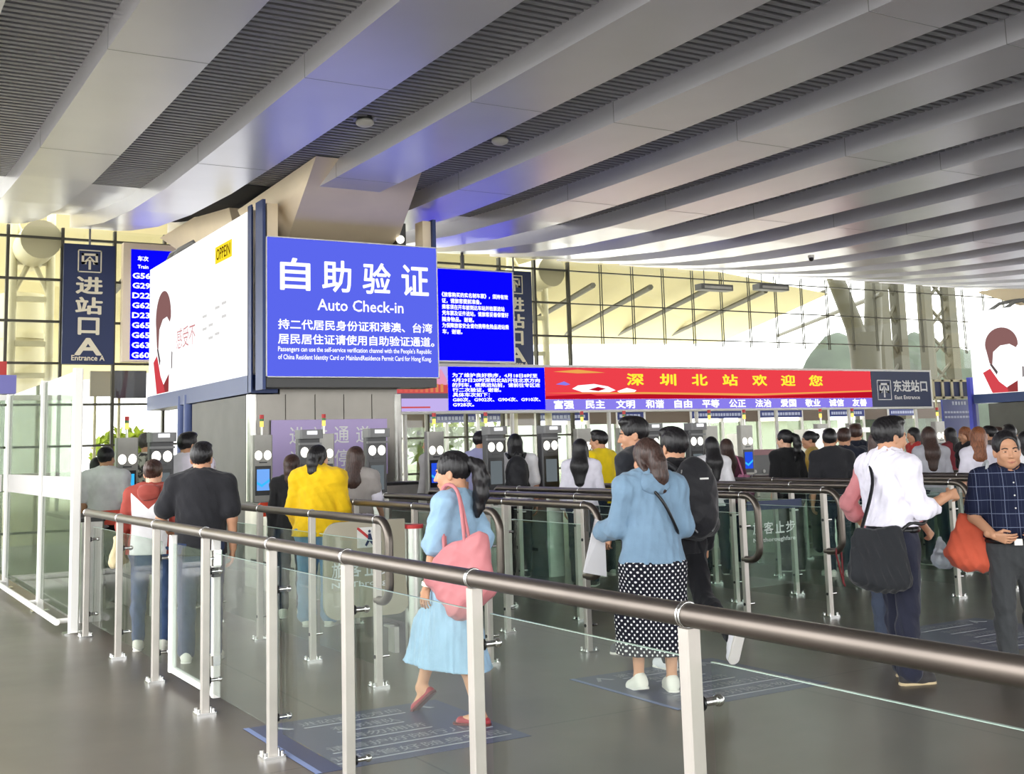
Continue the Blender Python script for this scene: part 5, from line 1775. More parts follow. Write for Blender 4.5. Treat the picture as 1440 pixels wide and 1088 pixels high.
def tote(p, top, bot, mat, label, t=0.12, strap_pts=(), strap_mat=None, name='tote_bag', seed=12):
    """Soft bag hanging between a top line and a bottom line of points."""
    def along(P, u):
        P = [np.array(q, float) for q in P]; x = u * (len(P) - 1); i = min(int(x), len(P) - 2); return P[i] + (P[i + 1] - P[i]) * (x - i)
    S = Sdf(0.05)
    wd = np.linalg.norm(np.array(bot[-1]) - np.array(bot[0])); n = max(4, int(wd / (t * 0.42)) + 1)
    for u in np.linspace(0, 1, n):
        S.cone(along(top, u), along(bot, u), t * 0.22, t * 0.46, 0.05)
    S.noise = (0.014, 30, seed, 0.6)
    o = sdf_thing(name, S, min(p.vox, 0.008), mat, p.mat.copy(), p.k, label, 'bag')
    for pts in strap_pts:
        strap('strap', o, smooth_path(pts), 0.012, strap_mat or mat, p.k)
    return o


def sole_m(rgb):
    return fabric('sole_%d_%d' % (rgb[0], rgb[2]), rgb, 0.7, None, None)


def polka():
    m = principled('polka_dot_cloth', (24, 24, 34), 0.85, 0, 0.2)
    nt = m.node_tree; b = nt.nodes['Principled BSDF']; N = nt.nodes.new; L = nt.links.new
    tc = N('ShaderNodeTexCoord'); sp = N('ShaderNodeSeparateXYZ'); L(tc.outputs['Object'], sp.inputs[0])
    def math_(op, a, bb=None, c=None):
        n = N('ShaderNodeMath'); n.operation = op
        for i, v in enumerate((a, bb, c)):
            if v is None: continue
            if isinstance(v, (int, float)): n.inputs[i].default_value = v
            else: L(v, n.inputs[i])
        return n.outputs[0]
    an = math_('ARCTAN2', sp.outputs[1], sp.outputs[0])
    u = math_('MULTIPLY', an, 0.2 / 0.042); v = math_('MULTIPLY', sp.outputs[2], 1 / 0.042)
    res = None
    for off in (0.0, 0.5):
        fu = math_('SUBTRACT', math_('FRACT', math_('ADD', u, off + 50)), 0.5); fv = math_('SUBTRACT', math_('FRACT', math_('ADD', v, off)), 0.5)
        d = math_('SQRT', math_('ADD', math_('MULTIPLY', fu, fu), math_('MULTIPLY', fv, fv)))
        k = math_('LESS_THAN', d, 0.17)
        res = k if res is None else math_('MAXIMUM', res, k)
    mx = N('ShaderNodeMix'); mx.data_type = 'RGBA'; L(res, mx.inputs[0]); mx.inputs[6].default_value = (*lin((24, 24, 36)), 1); mx.inputs[7].default_value = (*lin((235, 233, 232)), 1)
    L(mx.outputs[2], b.inputs['Base Color']); return m


def plaid():
    m = principled('navy_plaid_cloth', (26, 32, 56), 0.85, 0, 0.2)
    nt = m.node_tree; b = nt.nodes['Principled BSDF']; N = nt.nodes.new; L = nt.links.new
    tc = N('ShaderNodeTexCoord'); sp = N('ShaderNodeSeparateXYZ'); L(tc.outputs['Object'], sp.inputs[0])
    outs = []
    for ax, per, wd, of in ((0, 0.082, 0.045, 10.3), (2, 0.09, 0.04, 0.2), (0, 0.041, 0.03, 10.1)):
        a = N('ShaderNodeMath'); a.operation = 'MULTIPLY_ADD'; a.inputs[1].default_value = 1 / per; a.inputs[2].default_value = of; L(sp.outputs[ax], a.inputs[0])
        f = N('ShaderNodeMath'); f.operation = 'FRACT'; L(a.outputs[0], f.inputs[0])
        l = N('ShaderNodeMath'); l.operation = 'LESS_THAN'; l.inputs[1].default_value = wd; L(f.outputs[0], l.inputs[0])
        s = N('ShaderNodeMath'); s.operation = 'MULTIPLY'; s.inputs[1].default_value = 0.75 if per > 0.05 else 0.25; L(l.outputs[0], s.inputs[0]); outs.append(s.outputs[0])
    a = outs[0]
    for o in outs[1:]:
        n = N('ShaderNodeMath'); n.operation = 'MAXIMUM'; L(a, n.inputs[0]); L(o, n.inputs[1]); a = n.outputs[0]
    mx = N('ShaderNodeMix'); mx.data_type = 'RGBA'; L(a, mx.inputs[0]); mx.inputs[6].default_value = (*lin((28, 34, 58)), 1); mx.inputs[7].default_value = (*lin((130, 140, 166)), 1)
    L(mx.outputs[2], b.inputs['Base Color']); return m


def vback():
    """Rust jacket with a white V panel on the body."""
    m = principled('rust_and_white_jacket', (190, 84, 70), 0.85, 0, 0.2)
    nt = m.node_tree; b = nt.nodes['Principled BSDF']; N = nt.nodes.new; L = nt.links.new
    tc = N('ShaderNodeTexCoord'); sp = N('ShaderNodeSeparateXYZ'); L(tc.outputs['Object'], sp.inputs[0])
    ab = N('ShaderNodeMath'); ab.operation = 'ABSOLUTE'; L(sp.outputs[0], ab.inputs[0])
    t = N('ShaderNodeMath'); t.operation = 'MULTIPLY_ADD'; t.inputs[1].default_value = 0.9; t.inputs[2].default_value = 1.17; L(ab.outputs[0], t.inputs[0])
    lt = N('ShaderNodeMath'); lt.operation = 'LESS_THAN'; L(sp.outputs[2], lt.inputs[0]); L(t.outputs[0], lt.inputs[1])
    l2 = N('ShaderNodeMath'); l2.operation = 'LESS_THAN'; L(ab.outputs[0], l2.inputs[0]); l2.inputs[1].default_value = 0.155
    mu = N('ShaderNodeMath'); mu.operation = 'MULTIPLY'; L(lt.outputs[0], mu.inputs[0]); L(l2.outputs[0], mu.inputs[1])
    mx = N('ShaderNodeMix'); mx.data_type = 'RGBA'; L(mu.outputs[0], mx.inputs[0]); mx.inputs[6].default_value = (*lin((160, 74, 64)), 1); mx.inputs[7].default_value = (*lin((240, 238, 240)), 1)
    L(mx.outputs[2], b.inputs['Base Color']); return m


def camo():
    m = principled('mottled_print_cloth', (200, 196, 190), 0.85)
    nt = m.node_tree; b = nt.nodes['Principled BSDF']
    tc = nt.nodes.new('ShaderNodeTexCoord'); n = nt.nodes.new('ShaderNodeTexNoise'); n.inputs['Scale'].default_value = 16
    r = nt.nodes.new('ShaderNodeValToRGB'); r.color_ramp.interpolation = 'CONSTANT'
    r.color_ramp.elements[0].color = (*lin((64, 60, 66)), 1); r.color_ramp.elements[1].position = 0.5; r.color_ramp.elements[1].color = (*lin((206, 202, 196)), 1)
    e = r.color_ramp.elements.new(0.42); e.color = (*lin((140, 134, 128)), 1)
    nt.links.new(tc.outputs['Object'], n.inputs['Vector']); nt.links.new(n.outputs['Fac'], r.inputs['Fac']); nt.links.new(r.outputs['Color'], b.inputs['Base Color']); return m


# ------------------------------------------------------------------ the five walkers in front
NV = 0.0075
white_sole = sole_m((226, 222, 214))
# woman in the light blue dress
p = Person('woman with a black ponytail in a light blue dress walking left behind the front railing', pos=(3.345, 6.335), h=1.585, face=heading(62), sex='f', vox=NV, skin=1,
           head=(14, -4, 0), hair=('pony', 'black'), headscale=1.1,
           arms={'L': ((0.12, 0.24, -1), (0.02, 0.22, -1), None, (0, 1, 0.2), 0.5), 'R': ((0.12, -0.25, -1), (0, 0.1, -1))},
           legs={'R': ((0.0, 0.72, -1), (0.0, 0.30, -1), (-40, 5)), 'L': ((0.02, -0.18, -1), (0, -0.32, -1), (0, 8))})
p.face()
blue = fabric('light_blue_cotton', (150, 182, 208))
p.top(blue, 0.44, 0.02, 0.016, 0.03, 'dress_top', 21, 0.012)
p.skirt(blue, 0.33, 0.02, 0.06, 'dress_skirt', 22, 0.012, 0.16)
p.shoes(fabric('dark_red_leather', (150, 44, 54), 0.4, None, None), sole_m((90, 40, 40)), 'flat')
m = MB(); w = p.J['wrL']; dr = unit(p.J['wrL'] - p.J['elL'])
a, b2 = (w - dr * 0.035) * p.k, (w - dr * 0.010) * p.k
m.tube([tuple(a), tuple(b2)], 0.036 * p.k, M['white_metal'], 16); m.build('white_wristband', p.root)
J = p.J
tote(p, [(-0.235, -0.33, 1.15), (-0.235, -0.05, 1.06)], [(-0.25, -0.36, 0.86), (-0.25, -0.17, 0.73), (-0.245, 0.02, 0.90)], fabric('pink_leather', (196, 122, 126), 0.5, (4, 0.06), None),
     'large pink tote bag hanging from the shoulder of the woman in light blue', 0.15,
     [[(-0.235, -0.24, 1.13), J['shL'] + [0.045, -0.075, 0.085], J['shL'] + [0.05, 0.03, 0.085], (-0.235, -0.06, 1.06)],
      [(-0.262, -0.22, 1.12), J['shL'] + [0.03, -0.085, 0.083], J['shL'] + [0.034, 0.035, 0.083], (-0.262, -0.07, 1.05)]])

# couple seen from behind
p = Person('woman in a pale blue hooded top and black polka-dot skirt seen from behind', pos=(4.74, 6.22), h=1.63, face=heading(14), sex='f', vox=NV, skin=1, head=(8, -10, 0), hair=('clip', 'brown'),
           headscale=1.12, width=1.06, arms={'L': ((0.22, 0.18, -1), (0.15, 0.95, -0.12), None, (0.1, 0.3, 1), 0.75), 'R': ((0.26, 0.02, -1), (-0.25, 0.9, -0.2), None, (-0.3, 0.2, 1), 0.6)},
           legs={'R': ((0.0, -0.02, -1), (0.0, -0.03, -1), (0, 8)), 'L': ((0.02, 0.2, -1), (0, 0.0, -1), (-12, 8))})
hoodblue = fabric('pale_blue_sweatshirt', (122, 150, 174))
p.top(hoodblue, 0.95, -0.055, 0.03, 0.012, 'hooded_top', 31, 0.010, hood=hoodblue, bulk=0.012)
p.skirt(polka(), 0.25, 0.03, 0.04, 'polka_dot_skirt', 32, 0.010, -0.04)
p.shoes(fabric('white_canvas', (232, 228, 218), 0.7, None, None), white_sole)
m = MB(); c = p.J['head'] + p.Rh @ (np.array([0.012, -0.128, -0.035]) * p.hs)
m.box(tuple((c - [0.022, 0.006, 0.012]) * p.k), tuple((c + [0.022, 0.006, 0.012]) * p.k), M['steel']); m.build('hair_clip', p.root)
woman2 = p
J = p.J
# sling strap across her back
m = MB(); m.tube([tuple(q * p.k) for q in smooth_path([J['shL'] + [0.07, 0.05, 0.07], J['shL'] + [0.085, -0.06, 0.075], J['chest'] + [0.03, -0.165, 0.02], J['chest'] + [0.14, -0.12, -0.17], J['waist'] + [0.19, -0.02, -0.03]])], 0.011 * p.k, M['black'], 8)
o = m.build('sling_strap', label='thin black sling strap across the back of the pale blue hooded top', cat='bag strap'); o.matrix_world = p.mat
# paper and phone in her left hand
hw = p.J['wrL'] + p.J['hdL'][0] * 0.075
S_ = MB(); h0 = hw * p.k
S_.add([tuple(h0 + np.array(q)) for q in ((-0.10, 0.02, -0.27), (0.05, -0.02, -0.30), (0.055, 0.0, 0.05), (0.0, 0.03, 0.09), (-0.10, 0.035, -0.262), (0.05, -0.005, -0.292), (0.06, 0.013, 0.05), (0.0, 0.045, 0.09))],
       [(0, 1, 2, 3), (7, 6, 5, 4), (0, 4, 5, 1), (1, 5, 6, 2), (2, 6, 7, 3), (3, 7, 4, 0)], fabric('grey_white_paper', (206, 204, 206), 0.7, None, None))
o = S_.build('folded_paper', label='folded pale paper held by the woman in the pale blue hooded top', cat='paper'); o.matrix_world = p.mat
m = MB(); m.box(tuple(h0 + [-0.05, 0.02, 0.0]), tuple(h0 + [-0.035, 0.10, 0.15]), M['black'], 0.006); ph = m.build('mobile_phone', label='black mobile phone in the left hand of the hooded woman', cat='phone'); ph.matrix_world = p.mat
m = MB(); m.box(tuple(h0 + [-0.0515, 0.026, 0.012]), tuple(h0 + [-0.0505, 0.094, 0.14]), M['dark_steel']); m.build('screen', ph)

p = Person('man in black with a big black rucksack walking away beside the hooded woman', px=948, top=601, d=8.40, face=heading(24), vox=NV, skin=1, head=(6, -2, 0), hair=('short', 'black'), headscale=1.12,
           arms={'L': ((0.14, 0.1, -1), (0.0, 0.3, -1)), 'R': ((0.16, -0.12, -1), (0, 0.25, -1))},
           legs={'R': ((0.0, -0.35, -1), (0.0, -1, -0.62), (-62, 4)), 'L': ((0.0, 0.16, -1), (0, 0.02, -1), (0, 6))})
black = fabric('black_cotton', (30, 30, 34))
p.top(black, 0.98, -0.10, 0.018, 0.008, 'jacket', 41, 0.008, collar=black)
p.trousers(fabric('black_trousers', (26, 26, 30)), 0.012, 0.012)
p.shoes(fabric('white_leather', (236, 234, 238), 0.5, None, None), white_sole)
backpack(p, fabric('black_nylon', (36, 36, 40), 0.55), 'big black rucksack with a small white emblem on the man beside the hooded woman', 1.2, M['white_metal'])

p = Person('man with short black hair looking left, standing behind the hooded woman', px=893, top=586, d=9.15, face=heading(55), vox=NV, skin=1, head=(34, -6, 0), hair=('short', 'black'), headscale=1.05,
           arms={'L': ((0.16, 0.05, -1), (0.0, 0.5, -1)), 'R': ((0.16, -0.05, -1), (0, 0.3, -1))},
           legs={'L': ((0.02, 0.1, -1), (0, 0.0, -1), (0, 20)), 'R': ((0.02, -0.05, -1), (0, -0.08, -1), (0, 8))})
p.face()
p.top(fabric('charcoal_jacket', (40, 42, 48)), 0.98, -0.06, 0.016, 0.008, 'jacket', 43, collar=fabric('charcoal_jacket', (40, 42, 48)))
p.trousers(fabric('dark_jeans', (40, 44, 58)), 0.01, 0.01)
p.shoes(fabric('grey_mesh', (84, 86, 86), 0.7, None, None), white_sole)

# man in the white shirt
p = Person('man in a white shirt and navy trousers facing right with a black shoulder bag', pos=(6.20, 5.47), h=1.73, face=heading(-72), vox=NV, skin=2, head=(-4, -3, 0), hair=('short', 'black'), headscale=1.06, width=1.1,
           arms={'R': ((0.20, 0.16, -1), (-0.1, 1, 0.38), (-0.2, 1, 0.1), (-0.4, 0.2, 1), 0.9), 'L': ((0.2, 0.15, -1), (-0.1, 1, 0.3), (-0.2, 1, 0.1), (-0.4, 0.2, 1), 0.9)},
           legs={'R': ((0.03, -0.03, -1), (0.0, -0.05, -1), (0, 8)), 'L': ((0.03, 0.18, -1), (0, 0.06, -1), (0, 12))})
p.face()
shirtw = fabric('white_shirt_cotton', (236, 232, 244))
p.top(shirtw, 0.62, 0.075, 0.02, 0.014, 'shirt', 51, 0.016, collar=shirtw)
p.trousers(fabric('navy_trousers', (36, 38, 54)), 0.02, 0.03, seed=52, waist=0.07)
p.shoes(fabric('dark_grey_suede', (56, 54, 54), 0.7, None, None), sole_m((196, 176, 140)))
J = p.J
m = MB(); bz = J['pel'] + np.array([0, -0.008, 0.052])
m.tube([tuple((bz + np.array([0.190 * math.cos(a), 0.136 * math.sin(a), 0])) * p.k) for a in np.linspace(0, 2 * math.pi, 30)], 0.019 * p.k, M['black'], 8, caps=False); m.build('belt', p.root)
tote(p, [(0.165, -0.39, 0.985), (0.195, -0.11, 0.975)], [(0.18, -0.42, 0.72), (0.19, -0.26, 0.65), (0.205, -0.09, 0.67)], fabric('black_canvas', (34, 36, 40), 0.75), 'black canvas shoulder bag at the hip of the man in the white shirt', 0.11,
     [[(0.17, -0.37, 0.98), J['chest'] + [0.05, -0.175, 0.0], J['shL'] + [0.07, -0.055, 0.085], J['shL'] + [0.07, 0.055, 0.06], J['chest'] + [0.1, 0.165, -0.08], J['waist'] + [0.17, 0.12, -0.05], (0.20, -0.02, 1.02), (0.20, -0.12, 0.95)]], M['black'], 'shoulder_bag', 5)

p = Person('person in a rolled-sleeve pink shirt half hidden behind the man in white', px=1237, top=604, d=8.75, face=heading(-58), sex='f', vox=NV, skin=1, hair=('mid', 'brown'),
           arms={'L': ((0.38, -0.42, -0.9), (0.05, 0.75, -0.8), None, (0, 0.5, 1), 0.8), 'R': ((0.1, 0.25, -1), (0.0, 0.75, -0.75), None, (0, 0.6, 0.6), 1.0)})
pinks = fabric('pink_check_cotton', (222, 146, 150))
p.top(pinks, 0.72, -0.08, 0.022, 0.02, 'shirt', 61, 0.008, collar=pinks)
p.trousers(fabric('slate_jeans', (70, 78, 96)), 0.012, 0.008, upto=0.9)
p.shoes(fabric('white_canvas', (232, 228, 218), 0.7, None, None), white_sole)
S = Sdf(0.03); c = p.J['wrR'] + p.J['hdR'][0] * 0.08 + np.array([0.02, 0.06, -0.12])
S.cone(c + [0, 0, 0.10], c + [0, 0.02, -0.04], 0.02, 0.085, 0.04, 0.7).ell(c + [0, 0.05, -0.06], (0.075, 0.11, 0.06), 0.04)
S.noise = (0.012, 50, 3, 1)
M['plastic_film'] = glass('clear_film', (0.9, 0.92, 0.95), 0.9, 0.35, (226, 232, 240))
sdf_thing('plastic_bag', S, 0.008, M['plastic_film'], p.mat.copy(), p.k, 'crumpled clear plastic bag held in front of the man in white', 'bag')

# old man
p = Person('smiling old man in a navy plaid shirt facing the camera at the right edge', px=1413, top=606, d=7.90, face=heading(168), vox=NV, skin=2, head=(2, -2, 3), hair=('thin', 'black'), headscale=1.12, width=1.02,
           arms={'R': ((0.26, 0.12, -1), (-0.42, 0.85, -0.52), (-0.85, 0.6, -0.25), (-0.1, 0.4, 1), 0.75), 'L': ((0.26, 0.12, -1), (-0.42, 0.85, -0.50), (-0.85, 0.6, -0.2), (-0.1, 0.4, 1), 0.75)},
           legs={'R': ((0.03, 0.03, -1), (0.0, -0.02, -1), (0, 15)), 'L': ((0.03, -0.12, -1), (0, -0.12, -1), (0, 15))})
p.face(True)
p.top(plaid(), 0.36, 0.035, 0.018, 0.02, 'plaid_shirt', 71, 0.006, collar=fabric('navy_collar', (30, 36, 60)))
p.trousers(fabric('dark_grey_trousers', (62, 64, 66)), 0.018, 0.012, seed=72, waist=0.03)
p.shoes(fabric('black_leather', (28, 28, 30), 0.35, None, None), sole_m((30, 28, 28)))
J = p.J
m = MB(); bz = J['pel'] + np.array([0, -0.008, 0.012])
m.tube([tuple((bz + np.array([0.184 * math.cos(a), 0.134 * math.sin(a), 0])) * p.k) for a in np.linspace(0, 2 * math.pi, 30)], 0.017 * p.k, M['black'], 8, caps=False)
belt = m.build('belt', p.root)
m = MB(); m.box(tuple((bz + [-0.03, 0.135, -0.022]) * p.k), tuple((bz + [0.03, 0.158, 0.022]) * p.k), M['steel'], 0.004); m.build('buckle', belt)
m = MB()
for zz in (0.0, -0.09, -0.18):
    m.ball(tuple((J['chest'] + np.array([0, 0.158, 0.08 + zz])) * p.k), 0.006 * p.k, M['white_metal'], 6)
m.build('button', p.root)
tote(p, [(0.33, -0.05, 1.10), (0.24, -0.05, 1.08)], [(0.40, -0.05, 0.86), (0.34, -0.05, 0.80), (0.19, -0.05, 0.78)], fabric('orange_red_cloth', (206, 92, 66), 0.75), 'orange-red cloth bag hanging from the shoulder of the old man', 0.17,
     [[(0.30, -0.09, 1.09), J['shR'] + [-0.035, -0.075, 0.08], J['shR'] + [-0.04, 0.05, 0.075], (0.275, 0.02, 1.07)]], fabric('grey_webbing', (176, 182, 186), 0.7))

# ------------------------------------------------------------------ people at the gates, left half
MV = 0.011
p = Person('man in a black T-shirt seen from behind, left of the column', px=283, top=622, d=9.30, face=heading(4), vox=0.0095, skin=1, hair=('short', 'black'), headscale=1.02, width=1.08,
           arms={'L': ((0.42, 0.1, -1), (0.05, 0.95, -0.35), None, (0, 0.2, 1), 0.6), 'R': ((0.16, 0.0, -1), (0.0, 0.2, -1))})
p.top(fabric('black_tee', (38, 38, 42)), 0.36, -0.1, 0.02, 0.02, 'shirt', 81, 0.007)
p.trousers(fabric('dark_blue_jeans', (48, 62, 96)), 0.014, 0.012)
p.shoes(fabric('white_canvas', (232, 228, 218), 0.7, None, None), white_sole)
p = Person('woman in a rust and white hooded jacket leaning by the front railing', px=215, top=646, d=9.90, face=heading(2), sex='f', vox=0.0095, skin=0, hair=('bun', 'brown'), width=1.12,
           arms={'L': ((0.36, 0.05, -1), (0.0, 0.5, -0.9)), 'R': ((0.36, 0.12, -1), (-0.1, 0.8, -0.6))})
vb = vback()
p.top(vb, 0.98, -0.07, 0.024, 0.01, 'hooded_jacket', 83, 0.008, hood=fabric('rust_cloth', (160, 74, 64)))
p.trousers(fabric('blue_denim', (64, 82, 120)), 0.012, 0.008, upto=0.9)
p.shoes(fabric('white_canvas', (232, 228, 218), 0.7, None, None), white_sole)
tote(p, [(-0.30, -0.08, 1.0), (-0.30, 0.12, 1.0)], [(-0.30, -0.10, 0.80), (-0.30, 0.14, 0.80)], fabric('beige_cloth', (206, 190, 150), 0.8), 'beige cloth bag on the arm of the woman in the rust and white jacket', 0.11,
     [[(-0.29, 0.0, 1.02), p.J['elL'] + [0.0, 0.0, 0.05], (-0.29, 0.10, 1.02)]])
hp = p.J['wrR'] + np.array([0.05, 0.08, 0.02])
S = Sdf(0.02); S.cone(hp + [-0.03, 0, 0], hp + [0.10, -0.02, 0.02], 0.05, 0.045, 0.02)
sdf_thing('handbag', S, 0.01, fabric('crimson_leather', (176, 52, 62), 0.5), p.mat.copy(), p.k, 'small crimson handbag between the rust jacket and the black T-shirt', 'bag')

p = Person('woman in a mustard yellow jumper and blue jeans seen from behind', px=447, top=626, d=11.00, face=heading(-6), sex='f', vox=0.0095, skin=0, head=(-22, 0, 0), hair=('clip', 'black'), width=1.15,
           arms={'L': ((0.24, 0.1, -1), (-0.1, 0.7, -0.7)), 'R': ((0.22, 0.1, -1), (-0.1, 0.8, -0.7))})
p.top(fabric('mustard_knit', (240, 196, 24)), 0.98, -0.08, 0.035, 0.012, 'jumper', 85, 0.010, bulk=0.01)
p.trousers(fabric('pale_jeans', (110, 146, 180)), 0.035, 0.02, upto=0.93)
p.shoes(fabric('white_canvas', (232, 228, 218), 0.7, None, None), white_sole)
p = Person('woman in black with hair tied back, left of the yellow jumper', px=411, top=639, d=11.60, face=heading(2), sex='f', vox=MV, skin=0, head=(-15, 0, 0), hair=('clip', 'brown'))
p.top(fabric('black_knit', (30, 30, 32)), 0.98, -0.14, 0.022, 0.01, 'top', 87)
p.trousers(fabric('dark_navy_jeans', (34, 44, 66)), 0.012, 0.008, upto=0.92)
p.shoes(fabric('white_canvas', (232, 228, 218), 0.7, None, None), white_sole)
p = Person('woman with mid-length brown hair in a grey vest over white, right of the yellow jumper', px=500, top=628, d=11.75, face=heading(0), sex='f', vox=0.0095, skin=0, head=(-12, -4, 0), hair=('mid', 'brown'),
           arms={'R': ((0.24, 0.2, -1), (0.05, 0.9, -0.55)), 'L': ((0.2, 0.0, -1), (0, 0.3, -1))})
p.top(fabric('white_blouse', (232, 228, 240)), 0.40, -0.1, 0.016, 0.016, 'blouse', 88)
p.top(fabric('grey_wool', (164, 158, 154)), 0.20, -0.06, 0.028, 0.02, 'vest', 89)
p.skirt(fabric('pale_skirt', (214, 206, 214)), 0.55, 0.03, 0.03, 'skirt', 90, vox=0.012)
p.shoes(fabric('white_canvas', (232, 228, 218), 0.7, None, None), white_sole)


def walker(label, px, top, d, hd, sex, skin, hair, topm, legm, sleeve=0.4, yaw=0, h=None, width=1.0, skirt=None, vox=0.013, bag=None, arms=None, group=None, face=False, fold=0.007, r=0.018, pitch=0):
    q = Person(label, px=px, top=top, d=d, h=h, face=heading(hd), sex=sex, vox=vox, skin=skin, hair=hair, width=width, head=(yaw, pitch, 0), arms=arms, group=group)
    q.top(topm, sleeve, -0.08, r, 0.014, 'shirt' if sleeve < 0.6 else 'jacket', int(px), fold)
    if skirt: q.skirt(legm, skirt, 0.03, 0.03, 'skirt', int(px) + 1, vox=0.014)
    else: q.trousers(legm, 0.014, 0.01)
    q.shoes(fabric('white_canvas', (232, 228, 218), 0.7, None, None) if int(px) % 2 else fabric('black_leather', (28, 28, 30), 0.35, None, None), white_sole)
    if face: q.face()
    if bag: backpack(q, bag[0], bag[1], bag[2])
    return q


C_ = lambda n, c: fabric(n, c)
white_t, black_t = C_('white_tee', (236, 234, 238)), C_('black_tee', (38, 38, 42))
dj, bt = C_('dark_navy_jeans', (34, 44, 66)), C_('black_trousers', (26, 26, 30))
nylon = fabric('black_nylon', (36, 36, 40), 0.55)
bring = {'R': ((0.2, 0.25, -1), (-0.1, 1, 0.0)), 'L': ((0.2, 0.1, -1), (0, 0.4, -1))}
walker('man in a pale lilac shirt at the gate behind the man in the black T-shirt', 264, 608, 12.60, 0, 'm', 2, ('short', 'black'), C_('pale_lilac_shirt', (230, 222, 236)), dj, 0.40, -35, arms=bring)
walker('greying man in a mottled print shirt between the two left gate screens', 208, 608, 14.15, -20, 'm', 1, ('crop', 'grey'), camo(), dj, 0.40, -40, arms=bring)
walker('man in a white T-shirt and black trousers beside the white partition post', 149, 628, 12.75, 0, 'm', 2, ('crop', 'black'), white_t, bt, 0.38, -10)
walker('person in dark clothes half hidden behind the man in the white T-shirt', 136, 643, 14.90, 15, 'f', 1, ('bob', 'black'), C_('dark_brown_top', (52, 46, 44)), bt, 0.5)
walker('man in a grey shirt and white cap between the column and a gate', 607, 612, 16.35, 60, 'm', 2, ('crop', 'grey'), C_('grey_shirt', (176, 172, 172)), C_('grey_trousers', (120, 116, 112)), 0.9, 20)
walker('person in a lavender shirt partly hidden by the gate right of the ponytail', 676, 606, 15.30, -40, 'm', 1, ('short', 'black'), C_('lavender_shirt', (152, 152, 190)), dj, 0.4, -30)
walker('boy in a white T-shirt with a black rucksack at the middle gate', 724, 610, 14.55, 4, 'm', 1, ('bob', 'black'), white_t, bt, 0.42, 0, bag=(nylon, 'black rucksack on the boy in the white T-shirt', 0.95))
walker('small child with black hair behind the gates, right of the boy with the rucksack', 753, 653, 15.50, 30, 'f', 1, ('bob', 'black'), C_('grey_child_top', (96, 92, 100)), dj, 0.5)
walker('girl with long black hair in a white blouse bending over the gate', 816, 617, 13.45, -5, 'f', 0, ('long', 'black'), C_('white_blouse', (232, 228, 240)), dj, 0.9, -10, arms=bring)
walker('man in a bright yellow T-shirt beyond the long-haired girl', 843, 605, 14.40, 50, 'm', 1, ('short', 'black'), C_('bright_yellow', (240, 208, 20)), dj, 0.4, 20, face=True)
walker('girl with long black hair in a white shirt, right of the black rucksack', 1000, 614, 14.20, 6, 'f', 0, ('long', 'black'), white_t, dj, 0.42, 0)
q = walker('girl with long dark hair and a pink bag beside the girl in the white shirt', 1021, 617, 14.95, 2, 'f', 0, ('long', 'brown'), C_('plum_top', (112, 66, 84)), dj, 0.5, 0)
tote(q, [(0.12, -0.19, 1.20), (0.26, -0.12, 1.20)], [(0.10, -0.2, 1.0), (0.28, -0.12, 1.0)], fabric('pink_bag_cloth', (222, 140, 178), 0.6), 'pink shoulder bag on the second long-haired girl', 0.1, [[(0.17, -0.2, 1.2), q.J['shR'] + [-0.04, -0.06, 0.07], q.J['shR'] + [-0.04, 0.06, 0.05], (0.2, -0.08, 1.2)]])
walker('woman with a black ponytail in a black top at the right-hand gate', 1104, 604, 14.35, 20, 'f', 0, ('pony', 'black'), C_('black_knit', (30, 30, 32)), bt, 0.45, 25)
walker('woman in a mustard top sitting low beyond the square grey pillar', 1139, 606, 16.20, 80, 'f', 1, ('bun', 'black'), C_('dull_mustard', (188, 156, 74)), dj, 0.5, 10, face=True)
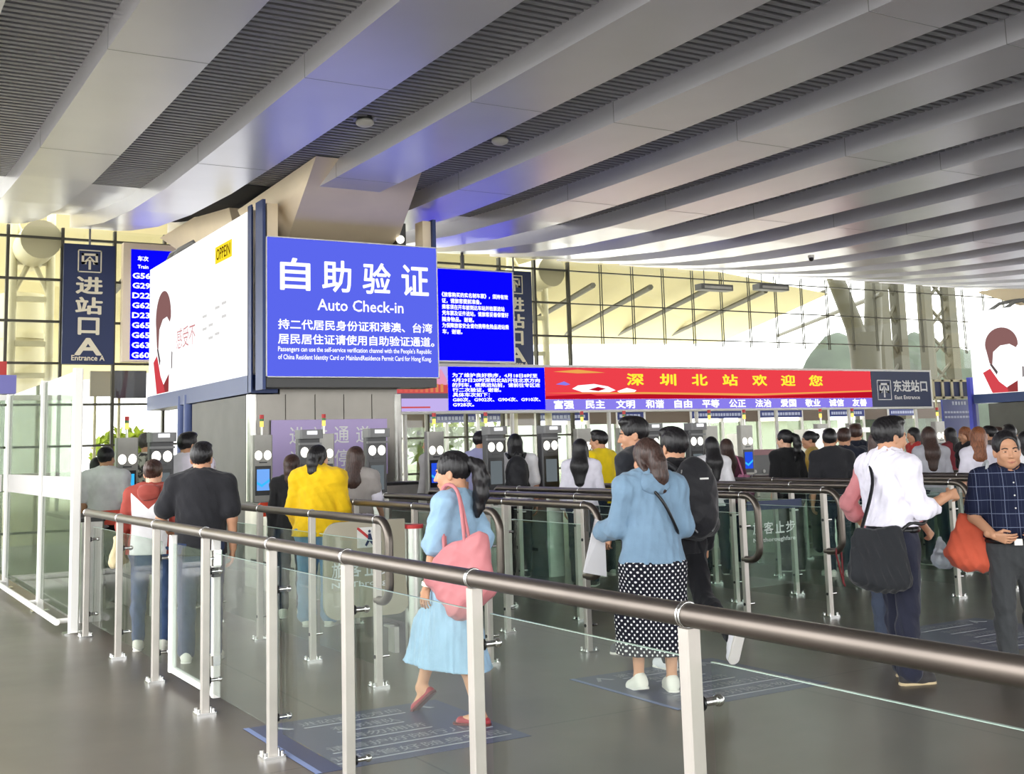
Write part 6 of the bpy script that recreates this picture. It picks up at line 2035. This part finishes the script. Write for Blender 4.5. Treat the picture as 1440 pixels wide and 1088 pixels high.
walker('man in a black T-shirt right of the square grey pillar', 1167, 603, 13.70, 8, 'm', 1, ('short', 'black'), black_t, dj, 0.4, -20, width=1.05)
walker('man with brownish hair just behind the shoulder of the man in the black T-shirt', 1187, 602, 14.70, 5, 'm', 1, ('short', 'brown'), C_('dark_navy_top', (34, 38, 52)), dj, 0.5, -25)
walker('man in a dark navy jacket with a grey rucksack by the glowing gate lamp', 1203, 596, 15.35, 0, 'm', 1, ('short', 'brown'), C_('dark_navy_jacket', (38, 42, 56)), dj, 0.95, -15, bag=(C_('slate_nylon', (62, 66, 76)), 'slate grey rucksack on the man by the glowing gate lamp', 0.9))
walker('woman with long brown hair in a light grey top right of the man in white', 1306, 600, 14.60, 12, 'f', 1, ('long', 'brown'), C_('light_grey_jersey', (190, 190, 198)), dj, 0.95, -20, width=1.1)
walker('person in red far behind the man in white, near the info board', 1285, 601, 19.00, 100, 'f', 1, ('bob', 'black'), C_('bright_red', (206, 60, 56)), dj, 0.5)
walker('person in dark red far back below the blue information board', 1336, 601, 19.50, 30, 'f', 1, ('mid', 'black'), C_('dark_red', (130, 52, 60)), dj, 0.5)
walker('woman in black with reddish hair far back, left of the white blouse', 1357, 600, 18.50, 110, 'f', 1, ('bob', 'auburn'), black_t, bt, 0.5, face=True)
walker('woman with auburn hair in a white blouse with a thin black strap', 1376, 600, 13.70, -8, 'f', 0, ('mid', 'auburn'), C_('white_blouse', (232, 228, 240)), dj, 0.45, -25, width=1.05)
walker('person with black hair right behind the auburn-haired woman', 1393, 599, 17.50, 40, 'm', 1, ('short', 'black'), C_('grey_brown_top', (96, 84, 80)), dj, 0.5)
walker('person with brown hair farthest back above the old man', 1403, 600, 20.05, 60, 'f', 1, ('bob', 'brown'), C_('dull_white_top', (206, 202, 200)), dj, 0.5)
walker('person with black hair directly behind the head of the old man', 1419, 597, 14.35, -10, 'm', 1, ('short', 'black'), C_('dark_grey_top', (66, 64, 70)), dj, 0.5)
walker('person in a white top cut by the right edge of the picture', 1441, 606, 13.20, -5, 'f', 0, ('bob', 'black'), white_t, dj, 0.5, width=1.1)
